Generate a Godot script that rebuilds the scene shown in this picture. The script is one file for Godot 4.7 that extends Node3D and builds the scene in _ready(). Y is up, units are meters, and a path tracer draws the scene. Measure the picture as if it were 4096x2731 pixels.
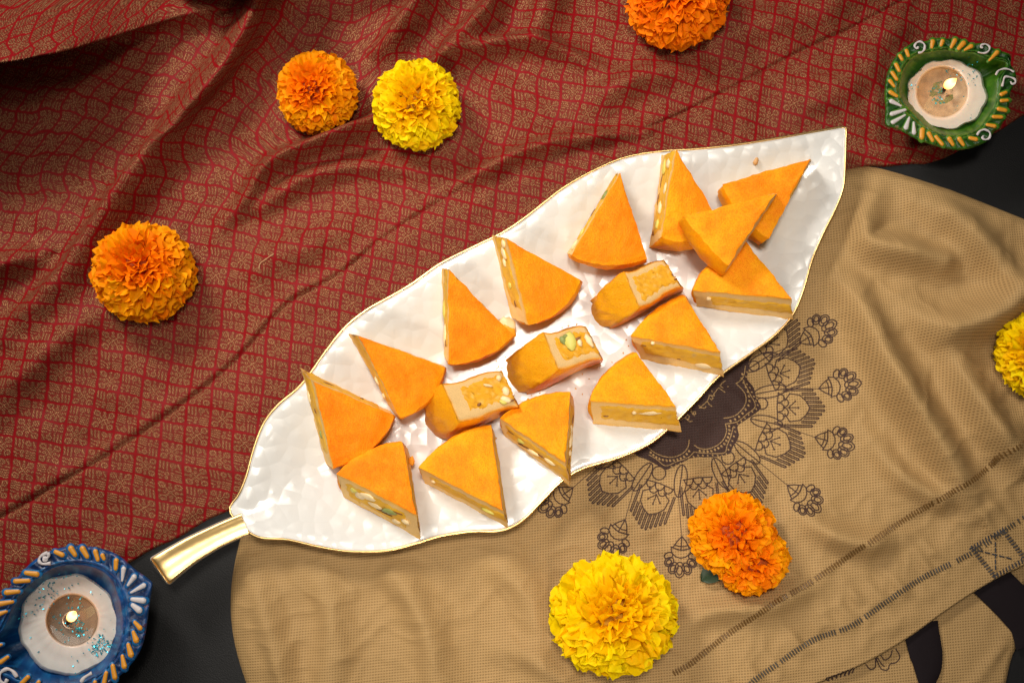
extends Node3D

# ------------------------------------------------------------------ frame of reference
const FW := 2352.0
const FH := 1568.0
const S := 0.44 / 2352.0            # metres per plan unit on the table
const TILT := 9.0
const FOV := 30.0
var cam_pos := Vector3.ZERO
var cam_basis := Basis.IDENTITY
var half_tan := 0.0
var nz := FastNoiseLite.new()
var nz2 := FastNoiseLite.new()
var rng := RandomNumberGenerator.new()
var used := {}

# traced close-ups: origin in the 4096 wide original and scale
const FR := {
	"F": [0.0, 0.0, 0.57422], "R1": [0.0, 0.0, 1.7218], "R2": [1366.0, 0.0, 1.7218], "R3": [2732.0, 0.0, 1.7214], "R4": [0.0, 911.0, 1.7218],
	"R5": [1366.0, 911.0, 1.7218], "R6": [2732.0, 911.0, 1.7229], "R7": [0.0, 1821.0, 1.7218], "R8": [1366.0, 1821.0, 1.7218],
	"R9": [2732.0, 1821.0, 1.7229], "G": [3450.0, 100.0, 2.904], "B": [0.0, 2100.0, 2.485], "M": [2150.0, 1250.0, 1.493],
	"A": [1150.0, 1400.0, 1.96], "C": [1700.0, 850.0, 2.0909], "D": [2200.0, 480.0, 1.8667], "E": [2300.0, 1050.0, 2.24], "T": [2650.0, 1480.0, 3.92],
}

func f(frame: String, x: float, y: float) -> Vector2:
	var q: Array = FR[frame]
	return Vector2((q[0] + x / q[2]) * 0.57422, (q[1] + y / q[2]) * 0.57422)

func fs(frame: String, flat: Array) -> PackedVector2Array:
	var o := PackedVector2Array()
	for i in range(0, flat.size(), 2):
		o.append(f(frame, flat[i], flat[i + 1]))
	return o

# point at height h seen at plan position q
func P(q: Vector2, h := 0.0) -> Vector3:
	var d := cam_basis * Vector3((q.x - FW / 2) / (FH / 2) * half_tan, -(q.y - FH / 2) / (FH / 2) * half_tan, -1.0)
	return cam_pos + d * ((h - cam_pos.y) / d.y)

# ------------------------------------------------------------------ mesh helper
class Surf:
	var v := PackedVector3Array()
	var c := PackedColorArray()
	var uv := PackedVector2Array()
	var uv2 := PackedVector2Array()
	var idx := PackedInt32Array()
	func add(p: Vector3, col := Color.WHITE, t := Vector2.ZERO, t2 := Vector2.ZERO) -> int:
		v.append(p)
		c.append(col)
		uv.append(t)
		uv2.append(t2)
		return v.size() - 1
	func tri(a: int, b: int, d: int) -> void:
		idx.append(a)
		idx.append(b)
		idx.append(d)
	# nu x nv vertices laid row by row (v rows of nu); front face up when u goes +x and v goes +z
	func grid(base: int, nu: int, nv: int, closed := false, flip := false) -> void:
		for j in nv - 1:
			for i in (nu if closed else nu - 1):
				var i2 := (i + 1) % nu
				var a := base + j * nu + i
				var b := base + j * nu + i2
				var d := base + (j + 1) * nu + i2
				var e := base + (j + 1) * nu + i
				if flip:
					tri(a, d, b)
					tri(a, e, d)
				else:
					tri(a, b, d)
					tri(a, d, e)
	func fan(center: int, base: int, nu: int, flip := false) -> void:
		for i in nu:
			if flip:
				tri(center, base + (i + 1) % nu, base + i)
			else:
				tri(center, base + i, base + (i + 1) % nu)
	func mesh(tex := false) -> ArrayMesh:
		var arr := []
		arr.resize(Mesh.ARRAY_MAX)
		arr[Mesh.ARRAY_VERTEX] = v
		arr[Mesh.ARRAY_COLOR] = c
		if tex:
			arr[Mesh.ARRAY_TEX_UV] = uv
			arr[Mesh.ARRAY_TEX_UV2] = uv2
		arr[Mesh.ARRAY_INDEX] = idx
		# smooth normals, area weighted
		var n := PackedVector3Array()
		n.resize(v.size())
		for k in range(0, idx.size(), 3):
			var a := idx[k]
			var b := idx[k + 1]
			var d := idx[k + 2]
			var w := (v[d] - v[a]).cross(v[b] - v[a])
			n[a] += w
			n[b] += w
			n[d] += w
		for k in n.size():
			n[k] = n[k].normalized() if n[k].length_squared() > 1e-30 else Vector3.UP
		arr[Mesh.ARRAY_NORMAL] = n
		var m := ArrayMesh.new()
		m.add_surface_from_arrays(Mesh.PRIMITIVE_TRIANGLES, arr)
		return m

func numbered(called: String) -> String:
	used[called] = used.get(called, 0) + 1
	return called if used[called] == 1 else "%s_%03d" % [called, used[called] - 1]

func obj(called: String, m: Mesh, mat: Material, parent: Node) -> MeshInstance3D:
	var o := MeshInstance3D.new()
	o.mesh = m
	o.material_override = mat
	o.name = numbered(called) if parent == self else called
	parent.add_child(o, true)
	return o

func tag(o: Node, label: String, category: String, group := "", kind := "") -> Node:
	if label:
		o.set_meta("label", label)
	if category:
		o.set_meta("category", category)
	if group:
		o.set_meta("group", group)
	if kind:
		o.set_meta("kind", kind)
	return o

func thing(called: String, at: Vector3, label: String, category: String, group := "") -> Node3D:
	var o := Node3D.new()
	o.name = numbered(called)
	add_child(o)
	o.position = at
	tag(o, label, category, group)
	return o

# ------------------------------------------------------------------ materials
func lin(r: float, g: float, b: float) -> Color:
	return Color(r, g, b).linear_to_srgb()

func mat(col: Color, rough := 0.6, metal := 0.0, vc := false) -> StandardMaterial3D:
	var m := StandardMaterial3D.new()
	m.albedo_color = col
	m.roughness = rough
	m.metallic = metal
	m.vertex_color_use_as_albedo = vc
	return m

func noise_tex(freq: float, size := 512, oct := 4, lo := 0.0, hi := 1.0, type := FastNoiseLite.TYPE_SIMPLEX_SMOOTH, sd := 1) -> NoiseTexture2D:
	var n := FastNoiseLite.new()
	n.noise_type = type
	n.frequency = freq
	n.fractal_octaves = oct
	n.seed = sd
	if type == FastNoiseLite.TYPE_CELLULAR:
		n.cellular_return_type = FastNoiseLite.RETURN_DISTANCE
		n.cellular_jitter = 0.8
	var t := NoiseTexture2D.new()
	t.width = size
	t.height = size
	t.seamless = true
	t.noise = n
	if lo > 0.0 or hi < 1.0:
		var g := Gradient.new()
		g.set_color(0, Color(lo, lo, lo))
		g.set_color(1, Color(hi, hi, hi))
		t.color_ramp = g
	return t

func triplanar(m: StandardMaterial3D, scale: float) -> StandardMaterial3D:
	m.uv1_triplanar = true
	m.uv1_world_triplanar = true
	m.uv1_scale = Vector3.ONE * scale
	return m

func bump(m: StandardMaterial3D, t: Texture2D, cm: float) -> StandardMaterial3D:
	m.heightmap_enabled = true
	m.heightmap_texture = t
	m.heightmap_scale = cm
	return m

# ------------------------------------------------------------------ height fields (world plan grid)
class Field:
	var x0 := 0.0
	var z0 := 0.0
	var cell := 0.001
	var nx := 0
	var nz := 0
	var d := PackedFloat32Array()
	func _init(ax: float, az: float, bx: float, bz: float, c: float, fill: float) -> void:
		x0 = ax
		z0 = az
		cell = c
		nx = int((bx - ax) / c) + 2
		nz = int((bz - az) / c) + 2
		d.resize(nx * nz)
		d.fill(fill)
	func at(x: float, z: float) -> float:
		var u := clampf((x - x0) / cell, 0.0, nx - 1.001)
		var w := clampf((z - z0) / cell, 0.0, nz - 1.001)
		var i := int(u)
		var j := int(w)
		var fu := u - i
		var fw := w - j
		var k := j * nx + i
		return lerpf(lerpf(d[k], d[k + 1], fu), lerpf(d[k + nx], d[k + nx + 1], fu), fw)
	# a fold along a polyline of (x, z, height); widths left and right of its direction
	func ridge(pts: PackedVector3Array, wl: float, wr: float, pow2 := 2.0) -> void:
		var reach := maxf(wl, wr) * 3.0
		var ax := 1e9
		var bx := -1e9
		var az := 1e9
		var bz := -1e9
		for p in pts:
			ax = minf(ax, p.x - reach)
			bx = maxf(bx, p.x + reach)
			az = minf(az, p.y - reach)
			bz = maxf(bz, p.y + reach)
		var i0 := clampi(int((ax - x0) / cell), 0, nx - 1)
		var i1 := clampi(int((bx - x0) / cell), 0, nx - 1)
		var j0 := clampi(int((az - z0) / cell), 0, nz - 1)
		var j1 := clampi(int((bz - z0) / cell), 0, nz - 1)
		for j in range(j0, j1 + 1):
			var z := z0 + j * cell
			for i in range(i0, i1 + 1):
				var x := x0 + i * cell
				var best := 1e9
				var h := 0.0
				var side := 0.0
				var over := 0.0
				for k in pts.size() - 1:
					var a := pts[k]
					var ex := pts[k + 1].x - a.x
					var ez := pts[k + 1].y - a.y
					var l2 := ex * ex + ez * ez
					var tt := ((x - a.x) * ex + (z - a.y) * ez) / l2
					var t := clampf(tt, 0.0, 1.0)
					var qx := x - a.x - ex * t
					var qz := z - a.y - ez * t
					var dd := qx * qx + qz * qz
					if dd < best:
						best = dd
						h = lerpf(a.z, pts[k + 1].z, t)
						side = ex * qz - ez * qx
				var w := wr if side > 0.0 else wl
				var r := sqrt(best) / w
				if r < 3.0:
					d[j * nx + i] += h * exp(-pow(r, pow2))

# folds given as plan units (x, y) and millimetres
func fold(fd: Field, flat: Array, wl: float, wr: float, p := 2.0) -> void:
	var pts := PackedVector3Array()
	for i in range(0, flat.size(), 3):
		var w := P(Vector2(flat[i], flat[i + 1]), 0.003)
		pts.append(Vector3(w.x, w.z, flat[i + 2] * (0.0019 if fd == cloth else 0.0015)))
	fd.ridge(smooth3(pts), wl * S, wr * S, p)

func smooth3(pts: PackedVector3Array, n := 4) -> PackedVector3Array:
	if pts.size() < 3:
		return pts
	var o := PackedVector3Array()
	for i in pts.size() - 1:
		var a := pts[maxi(i - 1, 0)]
		var b := pts[i]
		var c := pts[i + 1]
		var d := pts[mini(i + 2, pts.size() - 1)]
		for k in n:
			o.append(b.cubic_interpolate(c, a, d, float(k) / n))
	o.append(pts[pts.size() - 1])
	return o

func smooth2(pts: PackedVector2Array, n: int, closed := false) -> PackedVector2Array:
	var o := PackedVector2Array()
	var m := pts.size()
	for i in (m if closed else m - 1):
		var a := pts[(i - 1 + m) % m] if closed else pts[maxi(i - 1, 0)]
		var b := pts[i]
		var c := pts[(i + 1) % m]
		var d := pts[(i + 2) % m] if closed else pts[mini(i + 2, m - 1)]
		for k in n:
			o.append(b.cubic_interpolate(c, a, d, float(k) / n))
	if not closed:
		o.append(pts[m - 1])
	return o

# n points evenly spaced along a polyline
func even(pts: PackedVector2Array, n: int, closed := false) -> PackedVector2Array:
	var p := pts.duplicate()
	if closed:
		p.append(pts[0])
	var acc := PackedFloat32Array([0.0])
	for i in p.size() - 1:
		acc.append(acc[i] + p[i].distance_to(p[i + 1]))
	var o := PackedVector2Array()
	var k := 0
	for i in n:
		var s := acc[acc.size() - 1] * i / (n if closed else n - 1)
		while k < p.size() - 2 and acc[k + 1] < s:
			k += 1
		o.append(p[k].lerp(p[k + 1], clampf((s - acc[k]) / maxf(acc[k + 1] - acc[k], 1e-9), 0, 1)))
	return o

func y_on(line: PackedVector2Array, x: float) -> float:
	for i in line.size() - 1:
		if x <= line[i + 1].x:
			var t := (x - line[i].x) / (line[i + 1].x - line[i].x)
			return lerpf(line[i].y, line[i + 1].y, t)
	return line[line.size() - 1].y

# ------------------------------------------------------------------ everything
var cloth: Field
var bagf: Field
var under: Field
var dish_h: Field
var dish_d: Field
var rim_line := PackedVector2Array()       # plate outline in world plan metres
const RIM := 0.0175
const FLOOR := 0.0065

func _ready() -> void:
	# camera
	cam_basis = Basis.from_euler(Vector3(deg_to_rad(-90.0 + TILT), 0, 0))
	half_tan = tan(deg_to_rad(FOV / 2))
	var dist := FH * S / 2 / half_tan
	cam_pos = cam_basis * Vector3(0, 0, dist)
	var cam := Camera3D.new()
	cam.name = "camera"
	add_child(cam)
	cam.transform = Transform3D(cam_basis, cam_pos)
	cam.fov = FOV
	cam.near = 0.02
	cam.far = 20.0
	cam.current = true
	# the dim room round the table
	var env := Environment.new()
	env.background_mode = Environment.BG_COLOR
	env.background_color = lin(0.03, 0.029, 0.028)
	env.tonemap_mode = Environment.TONE_MAPPER_LINEAR
	env.tonemap_exposure = 1.0
	env.sdfgi_enabled = true
	env.ssao_enabled = true
	env.ssil_enabled = true
	var we := WorldEnvironment.new()
	we.name = "environment"
	we.environment = env
	add_child(we)
	# studio lamps: a softbox beyond the far edge of the table, a broad one overhead; both spots are added
	var key := AreaLight3D.new()
	key.name = "far_softbox"
	key.area_size = Vector2(0.22, 0.20)
	key.light_color = Color(1.0, 0.97, 0.92)
	key.light_energy = 0.58
	key.shadow_enabled = true
	add_child(key)
	aim(key, Vector3(-0.42, 0.58, -0.52), Vector3(0.0, 0, 0.02))
	var over := AreaLight3D.new()
	over.name = "overhead_softbox"
	over.area_size = Vector2(0.46, 0.36)
	over.light_color = Color(1.0, 0.97, 0.93)
	over.light_energy = 0.13
	over.shadow_enabled = true
	add_child(over)
	aim(over, Vector3(-0.36, 0.95, -0.04), Vector3(0.0, 0, 0.0))
	var top := SpotLight3D.new()  # added soft-edged spot, its falloff imitates a vignette towards the corners
	top.name = "added_vignette_spot"
	top.light_color = Color(1.0, 0.965, 0.91)
	top.light_energy = 0.62
	top.light_size = 0.09
	top.spot_range = 4.0
	top.spot_attenuation = 2.0
	top.spot_angle = 16.5
	top.spot_angle_attenuation = 1.0
	top.shadow_enabled = true
	add_child(top)
	aim(top, Vector3(0.03, 0.98, -0.10), Vector3(0.025, 0, 0.005))

	var front := SpotLight3D.new()  # added fill lamp that brightens the front cut sides of the sweets
	front.name = "added_front_fill"
	front.light_color = Color(1.0, 0.95, 0.87)
	front.light_energy = 0.30
	front.light_size = 0.08
	front.spot_range = 4.0
	front.spot_attenuation = 2.0
	front.spot_angle = 14.0
	front.spot_angle_attenuation = 1.0
	front.shadow_enabled = true
	add_child(front)
	aim(front, Vector3(0.06, 0.55, 0.72), Vector3(0.02, 0, 0.0))

	nz.seed = 7
	nz.frequency = 1.0
	nz.fractal_octaves = 3
	nz2.seed = 21
	nz2.frequency = 1.0
	nz2.fractal_octaves = 2
	rng.seed = 11

	table()
	outline()
	brocade()
	bag()
	platter()
	slices()
	flowers()
	lamps()
	bits()

func aim(l: Node3D, from: Vector3, to: Vector3) -> void:
	l.transform = Transform3D(Basis.looking_at(to - from, Vector3(0, 0, -1)), from)

# ------------------------------------------------------------------ table
func table() -> void:
	var m := mat(lin(0.011, 0.011, 0.0118), 0.5)
	m.metallic_specular = 0.35
	triplanar(m, 46.0)
	bump(m, noise_tex(0.045, 512, 4, 0.0, 1.0, FastNoiseLite.TYPE_SIMPLEX, 5), 0.007)
	var b := BoxMesh.new()
	b.size = Vector3(0.9, 0.03, 0.7)
	var o := obj("table_top", b, m, self)
	o.position = Vector3(0, -0.015, 0)
	tag(o, "black leather-grained table top under both cloths", "", "", "structure")

# ------------------------------------------------------------------ red brocade cloth
func ring(x: float, y: float, cx: float, cy: float, r: float, w: float) -> float:
	return 1.0 - smoothstep(w * 0.6, w, absf(sqrt((x - cx) * (x - cx) + (y - cy) * (y - cy)) - r))

func blob(x: float, y: float, cx: float, cy: float, r: float) -> float:
	return 1.0 - smoothstep(r * 0.75, r * 1.1, sqrt((x - cx) * (x - cx) + (y - cy) * (y - cy)))

func bar(x: float, y: float, x0: float, y0: float, x1: float, y1: float, w: float) -> float:
	var ex := x1 - x0
	var ey := y1 - y0
	var t := clampf(((x - x0) * ex + (y - y0) * ey) / (ex * ex + ey * ey), 0, 1)
	return 1.0 - smoothstep(w * 0.6, w, Vector2(x - x0 - ex * t, y - y0 - ey * t).length())

func motif(kind: int, u: float, v: float) -> float:
	var x := (u - 0.03) / 0.94
	var y := (v - 0.03) / 0.94
	if x < -0.02 or y < -0.02 or x > 1.02 or y > 1.02:
		return 0.0
	var g := 0.0
	if kind == 0:
		for k in 3:
			g = maxf(g, bar(x, y, 0.07 + 0.15 * k, 0.07, 0.09 + 0.15 * k, 0.40 + 0.03 * k, 0.055))
		for k in 4:
			g = maxf(g, bar(x, y, 0.58, 0.58 + 0.115 * k, 0.93, 0.62 + 0.115 * k, 0.051))
		g = maxf(g, ring(x, y, 0.62, 0.20, 0.10, 0.056))
		g = maxf(g, maxf(blob(x, y, 0.62, 0.20, 0.035), bar(x, y, 0.82, 0.10, 0.92, 0.32, 0.06)))
		g = maxf(g, maxf(blob(x, y, 0.60, 0.42, 0.06), bar(x, y, 0.75, 0.43, 0.95, 0.47, 0.05)))
		g = maxf(g, maxf(bar(x, y, 0.08, 0.60, 0.24, 0.64, 0.055), bar(x, y, 0.08, 0.76, 0.22, 0.80, 0.06)))
		g = maxf(g, maxf(ring(x, y, 0.40, 0.66, 0.07, 0.045), blob(x, y, 0.38, 0.86, 0.085)))
		g = maxf(g, blob(x, y, 0.14, 0.94, 0.06))
	else:
		for k in 4:
			var cx := 0.19 if k % 2 == 0 else 0.81
			var cy := 0.19 if k < 2 else 0.81
			var open := 0.0 if (x - cx) * (0.5 - cx) > 0.045 and absf(y - cy) < 0.05 else 1.0
			g = maxf(g, ring(x, y, cx, cy, 0.115, 0.058) * open)
			g = maxf(g, blob(x, y, cx + 0.02, cy, 0.04))
			g = maxf(g, bar(x, y, 0.5, 0.5, lerpf(0.5, cx, 0.55), lerpf(0.5, cy, 0.55), 0.055))
		for q in [[0.5, 0.09], [0.5, 0.91], [0.09, 0.5], [0.91, 0.5]]:
			g = maxf(g, blob(x, y, q[0], q[1], 0.075))
		for q in [[0.5, 0.27], [0.5, 0.73], [0.27, 0.5], [0.73, 0.5]]:
			g = maxf(g, ring(x, y, q[0], q[1], 0.055, 0.042))
	return g

func brocade() -> void:
	var n := 768
	var flips := []
	for k in 16:
		flips.append(rng.randi() % 4)
	var cb := PackedByteArray()
	var mb := PackedByteArray()
	cb.resize(n * n * 3)
	mb.resize(n * n * 3)
	for j in n:
		for i in n:
			var u := 4.0 * i / n
			var v := 4.0 * j / n
			var kind := (int(u) + int(v)) % 2
			var fl: int = flips[int(v) * 4 + int(u)]
			var cu := u - int(u) + 0.020 * nz.get_noise_2d(i * 0.06, j * 0.06)
			var cv := v - int(v) + 0.020 * nz.get_noise_2d(i * 0.06 + 90.0, j * 0.06)
			if fl & 1:
				cu = 1.0 - cu
				cv = 1.0 - cv
			if fl & 2 and kind == 1:
				var sw := cu
				cu = cv
				cv = sw
			var g := motif(kind, cu, cv)
			g *= clampf(0.86 + 0.9 * nz2.get_noise_2d(i * 0.06, j * 0.06) + 0.8 * nz.get_noise_2d(i * 0.13, j * 0.13), 0, 1)
			var tw := 0.5 + 0.5 * sin((i * 0.55 + j * 1.0) * 0.62)       # twill of the ground
			var th := 0.5 + 0.5 * sin((i * 0.9 - j * 0.55) * 0.40 + 1.5 * nz.get_noise_2d(i * 0.03, j * 0.03))        # floats of the gold thread
			var r1 := rng.randf()
			var lat := 1.0 if absf(u - int(u) - 0.5) < 0.452 and absf(v - int(v) - 0.5) < 0.452 else 0.0
			var red := Vector3(0.235, 0.003, 0.006) * lerpf(1.05, 0.72, lat) * (0.72 + 0.40 * tw + 0.16 * r1)
			var gold := Vector3(0.33, 0.160, 0.076) * clampf(0.42 + 0.80 * th + 0.9 * nz.get_noise_2d(i * 0.09 + 5.0, j * 0.09) + 0.2 * r1, 0.12, 2.0)
			var fine := lat * clampf(0.12 + 0.5 * nz.get_noise_2d(i * 0.16, j * 0.16 + 44.0), 0.0, 0.5)
			var c := red.lerp(gold, maxf(g * 0.95, fine))
			var s := Color(c.x, c.y, c.z).linear_to_srgb()
			var k := (j * n + i) * 3
			cb[k] = int(clampf(s.r, 0, 1) * 255)
			cb[k + 1] = int(clampf(s.g, 0, 1) * 255)
			cb[k + 2] = int(clampf(s.b, 0, 1) * 255)
			mb[k] = int(clampf(g * (0.62 + 0.38 * th) * 0.85 + 0.12 * tw, 0, 1) * 255)
			mb[k + 1] = int(lerpf(0.50, 0.52, g) * 255)
			mb[k + 2] = int(g * 0.5 * 255)
	var ci := ImageTexture.create_from_image(Image.create_from_data(n, n, false, Image.FORMAT_RGB8, cb))
	var mi := ImageTexture.create_from_image(Image.create_from_data(n, n, false, Image.FORMAT_RGB8, mb))
	var m := mat(Color.WHITE, 1.0, 1.0)
	m.albedo_texture = ci
	m.roughness_texture = mi
	m.roughness_texture_channel = BaseMaterial3D.TEXTURE_CHANNEL_GREEN
	m.metallic_texture = mi
	m.metallic_texture_channel = BaseMaterial3D.TEXTURE_CHANNEL_BLUE
	bump(m, mi, 0.020)
	m.metallic_specular = 0.22

	cloth = Field.new(-0.29, -0.23, 0.29, 0.17, 0.00085, 0.0024)
	# folds: plan x, plan y, millimetres ...; widths on the two sides
	fold(cloth, [640, -60, 9, 598, 25, 11, 528, 140, 11, 442, 240, 10, 362, 360, 9, 285, 455, 8, 218, 552, 7, 165, 625, 6.5, 95, 700, 5, 10, 760, 2.5], 46, 30)
	fold(cloth, [-120, 76, 28, 0, 74, 27, 110, 70, 25, 215, 64, 20, 300, 64, 12, 380, 56, 6, 480, 36, 4], 56, 18)
	fold(cloth, [420, -40, 9, 560, -34, 14, 700, -34, 13, 860, -44, 9], 40, 22)
	fold(cloth, [470, 560, 0, 560, 470, 3, 625, 388, 6, 725, 346, 8.5, 800, 318, 8.5, 870, 280, 5, 930, 200, 0], 26, 18)
	fold(cloth, [600, 480, 2, 690, 425, 4, 760, 400, 4, 850, 388, 3, 1000, 398, 1], 30, 20)
	fold(cloth, [1000, -40, 8, 958, 20, 7, 900, 90, 5, 850, 140, 1], 34, 22)
	fold(cloth, [1160, -40, 5, 1110, 40, 6, 1040, 110, 5, 1005, 160, 3, 985, 230, 1], 30, 24)
	fold(cloth, [990, 150, 2, 1090, 122, 5, 1180, 104, 5, 1270, 118, 4, 1380, 160, 1], 24, 20)
	fold(cloth, [1040, 430, 1, 1110, 398, 3.2, 1190, 360, 4, 1280, 330, 4, 1390, 316, 3, 1480, 305, 1], 24, 17)
	fold(cloth, [1330, 250, 1, 1400, 215, 4, 1480, 180, 4, 1600, 165, 2], 40, 34)
	fold(cloth, [1270, -40, 5, 1240, 60, 4, 1230, 150, 1], 40, 34)
	fold(cloth, [-60, 655, 4, 30, 612, 5, 95, 590, 2], 34, 22)
	fold(cloth, [-40, 930, 2, 60, 860, 4, 150, 780, 4, 230, 720, 2], 50, 40)
	fold(cloth, [560, 640, 1, 640, 590, 3, 720, 560, 3, 830, 500, 1], 50, 40)
	fold(cloth, [1600, 90, 1, 1720, 70, 3, 1850, 40, 3, 1960, -20, 3], 60, 50)
	fold(cloth, [1780, 260, 0, 1880, 230, 2.5, 1980, 160, 2.5, 2060, 60, 2], 60, 50)
	fold(cloth, [2010, 345, 1, 2070, 362, 4, 2130, 352, 4, 2180, 330, 1], 26, 18)
	# the pressed crease that runs across the cloth
	fold(cloth, [-60, 1215, -0.75, 0, 1188, -0.75, 133, 1112, -0.75, 247, 1046, -0.8, 400, 940, -0.8, 533, 833, -0.8, 650, 706, -0.8, 723, 660, -0.7, 784, 626, -0.6, 880, 545, -0.7, 995, 470, -0.6, 1100, 412, -0.35], 3.6, 3.6)
	fold(cloth, [1460, 306, -0.5, 1568, 258, -0.8, 1718, 180, -0.8, 1851, 110, -0.8, 1985, 50, -0.8, 2110, -20, -0.8], 3.6, 3.6)
	fold(cloth, [-60, 1200, 0.5, 133, 1095, 0.6, 400, 925, 0.6, 533, 818, 0.6, 650, 692, 0.6, 784, 612, 0.5, 995, 455, 0.4], 16, 8)
	for j in cloth.nz:
		for i in cloth.nx:
			var x := cloth.x0 + i * cloth.cell
			var z := cloth.z0 + j * cloth.cell
			var d := 0.0011 * nz.get_noise_2d(x * 16.0 + 3.0, z * 30.0) + 0.0009 * nz2.get_noise_2d(x * 45.0, z * 45.0)
			cloth.d[j * cloth.nx + i] = maxf(cloth.d[j * cloth.nx + i] + d, 0.0009)

	var edge := PackedVector2Array([Vector2(-300, 1560), Vector2(-120, 1475), Vector2(0, 1405), Vector2(300, 1286), Vector2(365, 1252), Vector2(525, 1167), Vector2(800, 1020), Vector2(1500, 640), Vector2(1900, 425), Vector2(1955, 389), Vector2(2005, 378), Vector2(2060, 374), Vector2(2125, 374), Vector2(2200, 345), Vector2(2260, 315), Vector2(2352, 264), Vector2(2500, 180), Vector2(2700, 60)])
	var nx := 640
	var nv := 330
	var s := Surf.new()
	for j in nv:
		var v := float(j) / (nv - 2)
		for i in nx:
			var px := lerpf(-140.0, 2480.0, float(i) / (nx - 1))
			var py := lerpf(-150.0, y_on(edge, px) + 2.5 * sin(px * 0.05), minf(v, 1.0))
			var w := P(Vector2(px, py), 0.002)
			var h := cloth.at(w.x, w.z)
			var near := (1.0 - minf(v, 1.0)) * (y_on(edge, px) + 150.0)     # plan units to the hem
			h = lerpf(minf(h, 0.0016), h, smoothstep(0.0, 40.0, near))
			h = minf(h, under_plate(w.x, w.z))
			if j == nv - 1:
				h = 0.0002
				w.z += 0.0004
			# weave directions drift across the cloth
			var qx := w.x / S + 1176.0
			var qy := w.z / S + 784.0
			var sx := qx / 2352.0
			qx += 9.0 * nz.get_noise_2d(w.x * 12.0, w.z * 12.0 + 9.0)
			qy += 9.0 * nz.get_noise_2d(w.x * 12.0 + 40.0, w.z * 12.0)
			var uu := (qx + 0.25 * qy) / 216.0
			var vv := (qy - (0.16 + 0.10 * sx) * qx) / 192.0
			var lean := maxf(h - 0.010, 0.0) * 0.85 * smoothstep(-0.07, -0.13, w.x) * smoothstep(-0.080, -0.100, w.z)
			s.add(Vector3(w.x, h, w.z + lean), Color.WHITE, Vector2(uu, vv))
	# the weave follows the cloth over its folds
	var ex := PackedFloat32Array()
	var ey := PackedFloat32Array()
	ex.resize(nx * nv)
	ey.resize(nx * nv)
	for j in range(nv - 2, -1, -1):
		for i in nx:
			var a := s.v[j * nx + i]
			var b := s.v[(j + 1) * nx + i]
			ey[j * nx + i] = ey[(j + 1) * nx + i] + (a.distance_to(b) - absf(b.z - a.z) * signf(b.z - a.z)) / S
	for j in nv:
		for i in range(nx - 2, -1, -1):
			var a := s.v[j * nx + i]
			var b := s.v[j * nx + i + 1]
			ex[j * nx + i] = ex[j * nx + i + 1] + (a.distance_to(b) - absf(b.x - a.x)) / S
	for k in nx * nv:
		var dx := -ex[k] * 0.7
		var dy := -ey[k] * 0.9
		var sx := s.v[k].x / S / 2352.0 + 0.5
		s.uv[k] += Vector2((dx + 0.25 * dy) / 216.0, (dy - (0.16 + 0.10 * sx) * dx) / 192.0)
	s.grid(0, nx, nv)
	var o := obj("brocade_cloth", s.mesh(true), m, self)
	tag(o, "rumpled red silk cloth with woven gold squares, under the flowers", "cloth")

# ------------------------------------------------------------------ beige bag
var pm := PackedByteArray()
var pw := 0
var ph := 0
var p_org := Vector2.ZERO
var p_res := 0.0

func stamp(a: Vector2, b: Vector2, w: float, val: int) -> void:
	# a, b in plan units, drawn in bag texture pixels
	var wa := P(a, 0.004)
	var wb := P(b, 0.004)
	var p := (Vector2(wa.x, wa.z) - p_org) * p_res
	var q := (Vector2(wb.x, wb.z) - p_org) * p_res
	var r := w * S * p_res * 0.5
	var x0 := maxi(int(minf(p.x, q.x) - r - 1), 0)
	var x1 := mini(int(maxf(p.x, q.x) + r + 2), pw - 1)
	var y0 := maxi(int(minf(p.y, q.y) - r - 1), 0)
	var y1 := mini(int(maxf(p.y, q.y) + r + 2), ph - 1)
	var e := q - p
	var l2 := maxf(e.length_squared(), 1e-6)
	for y in range(y0, y1 + 1):
		for x in range(x0, x1 + 1):
			var t := clampf(((x - p.x) * e.x + (y - p.y) * e.y) / l2, 0, 1)
			var d := Vector2(x - p.x - e.x * t, y - p.y - e.y * t).length()
			var c := clampf(r + 0.5 - d, 0, 1)
			if c > 0.0:
				var k := y * pw + x
				pm[k] = int(lerpf(pm[k], val, c))

func pline(pts: PackedVector2Array, w: float, val := 255, closed := false) -> void:
	for i in pts.size() - 1:
		stamp(pts[i], pts[i + 1], w, val)
	if closed:
		stamp(pts[pts.size() - 1], pts[0], w, val)

func pfill(poly: PackedVector2Array, val: int) -> void:
	var q := PackedVector2Array()
	var lo := Vector2(1e9, 1e9)
	var hi := -lo
	for a in poly:
		var w := P(a, 0.004)
		var p := (Vector2(w.x, w.z) - p_org) * p_res
		q.append(p)
		lo = lo.min(p)
		hi = hi.max(p)
	for y in range(maxi(int(lo.y), 0), mini(int(hi.y) + 1, ph)):
		var xs := []
		for i in q.size():
			var a := q[i]
			var b := q[(i + 1) % q.size()]
			if (a.y <= y) != (b.y <= y):
				xs.append(a.x + (y - a.y) / (b.y - a.y) * (b.x - a.x))
		xs.sort()
		for k in range(0, xs.size() - 1, 2):
			for x in range(maxi(int(xs[k]), 0), mini(int(xs[k + 1]) + 1, pw)):
				pm[y * pw + x] = val

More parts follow.
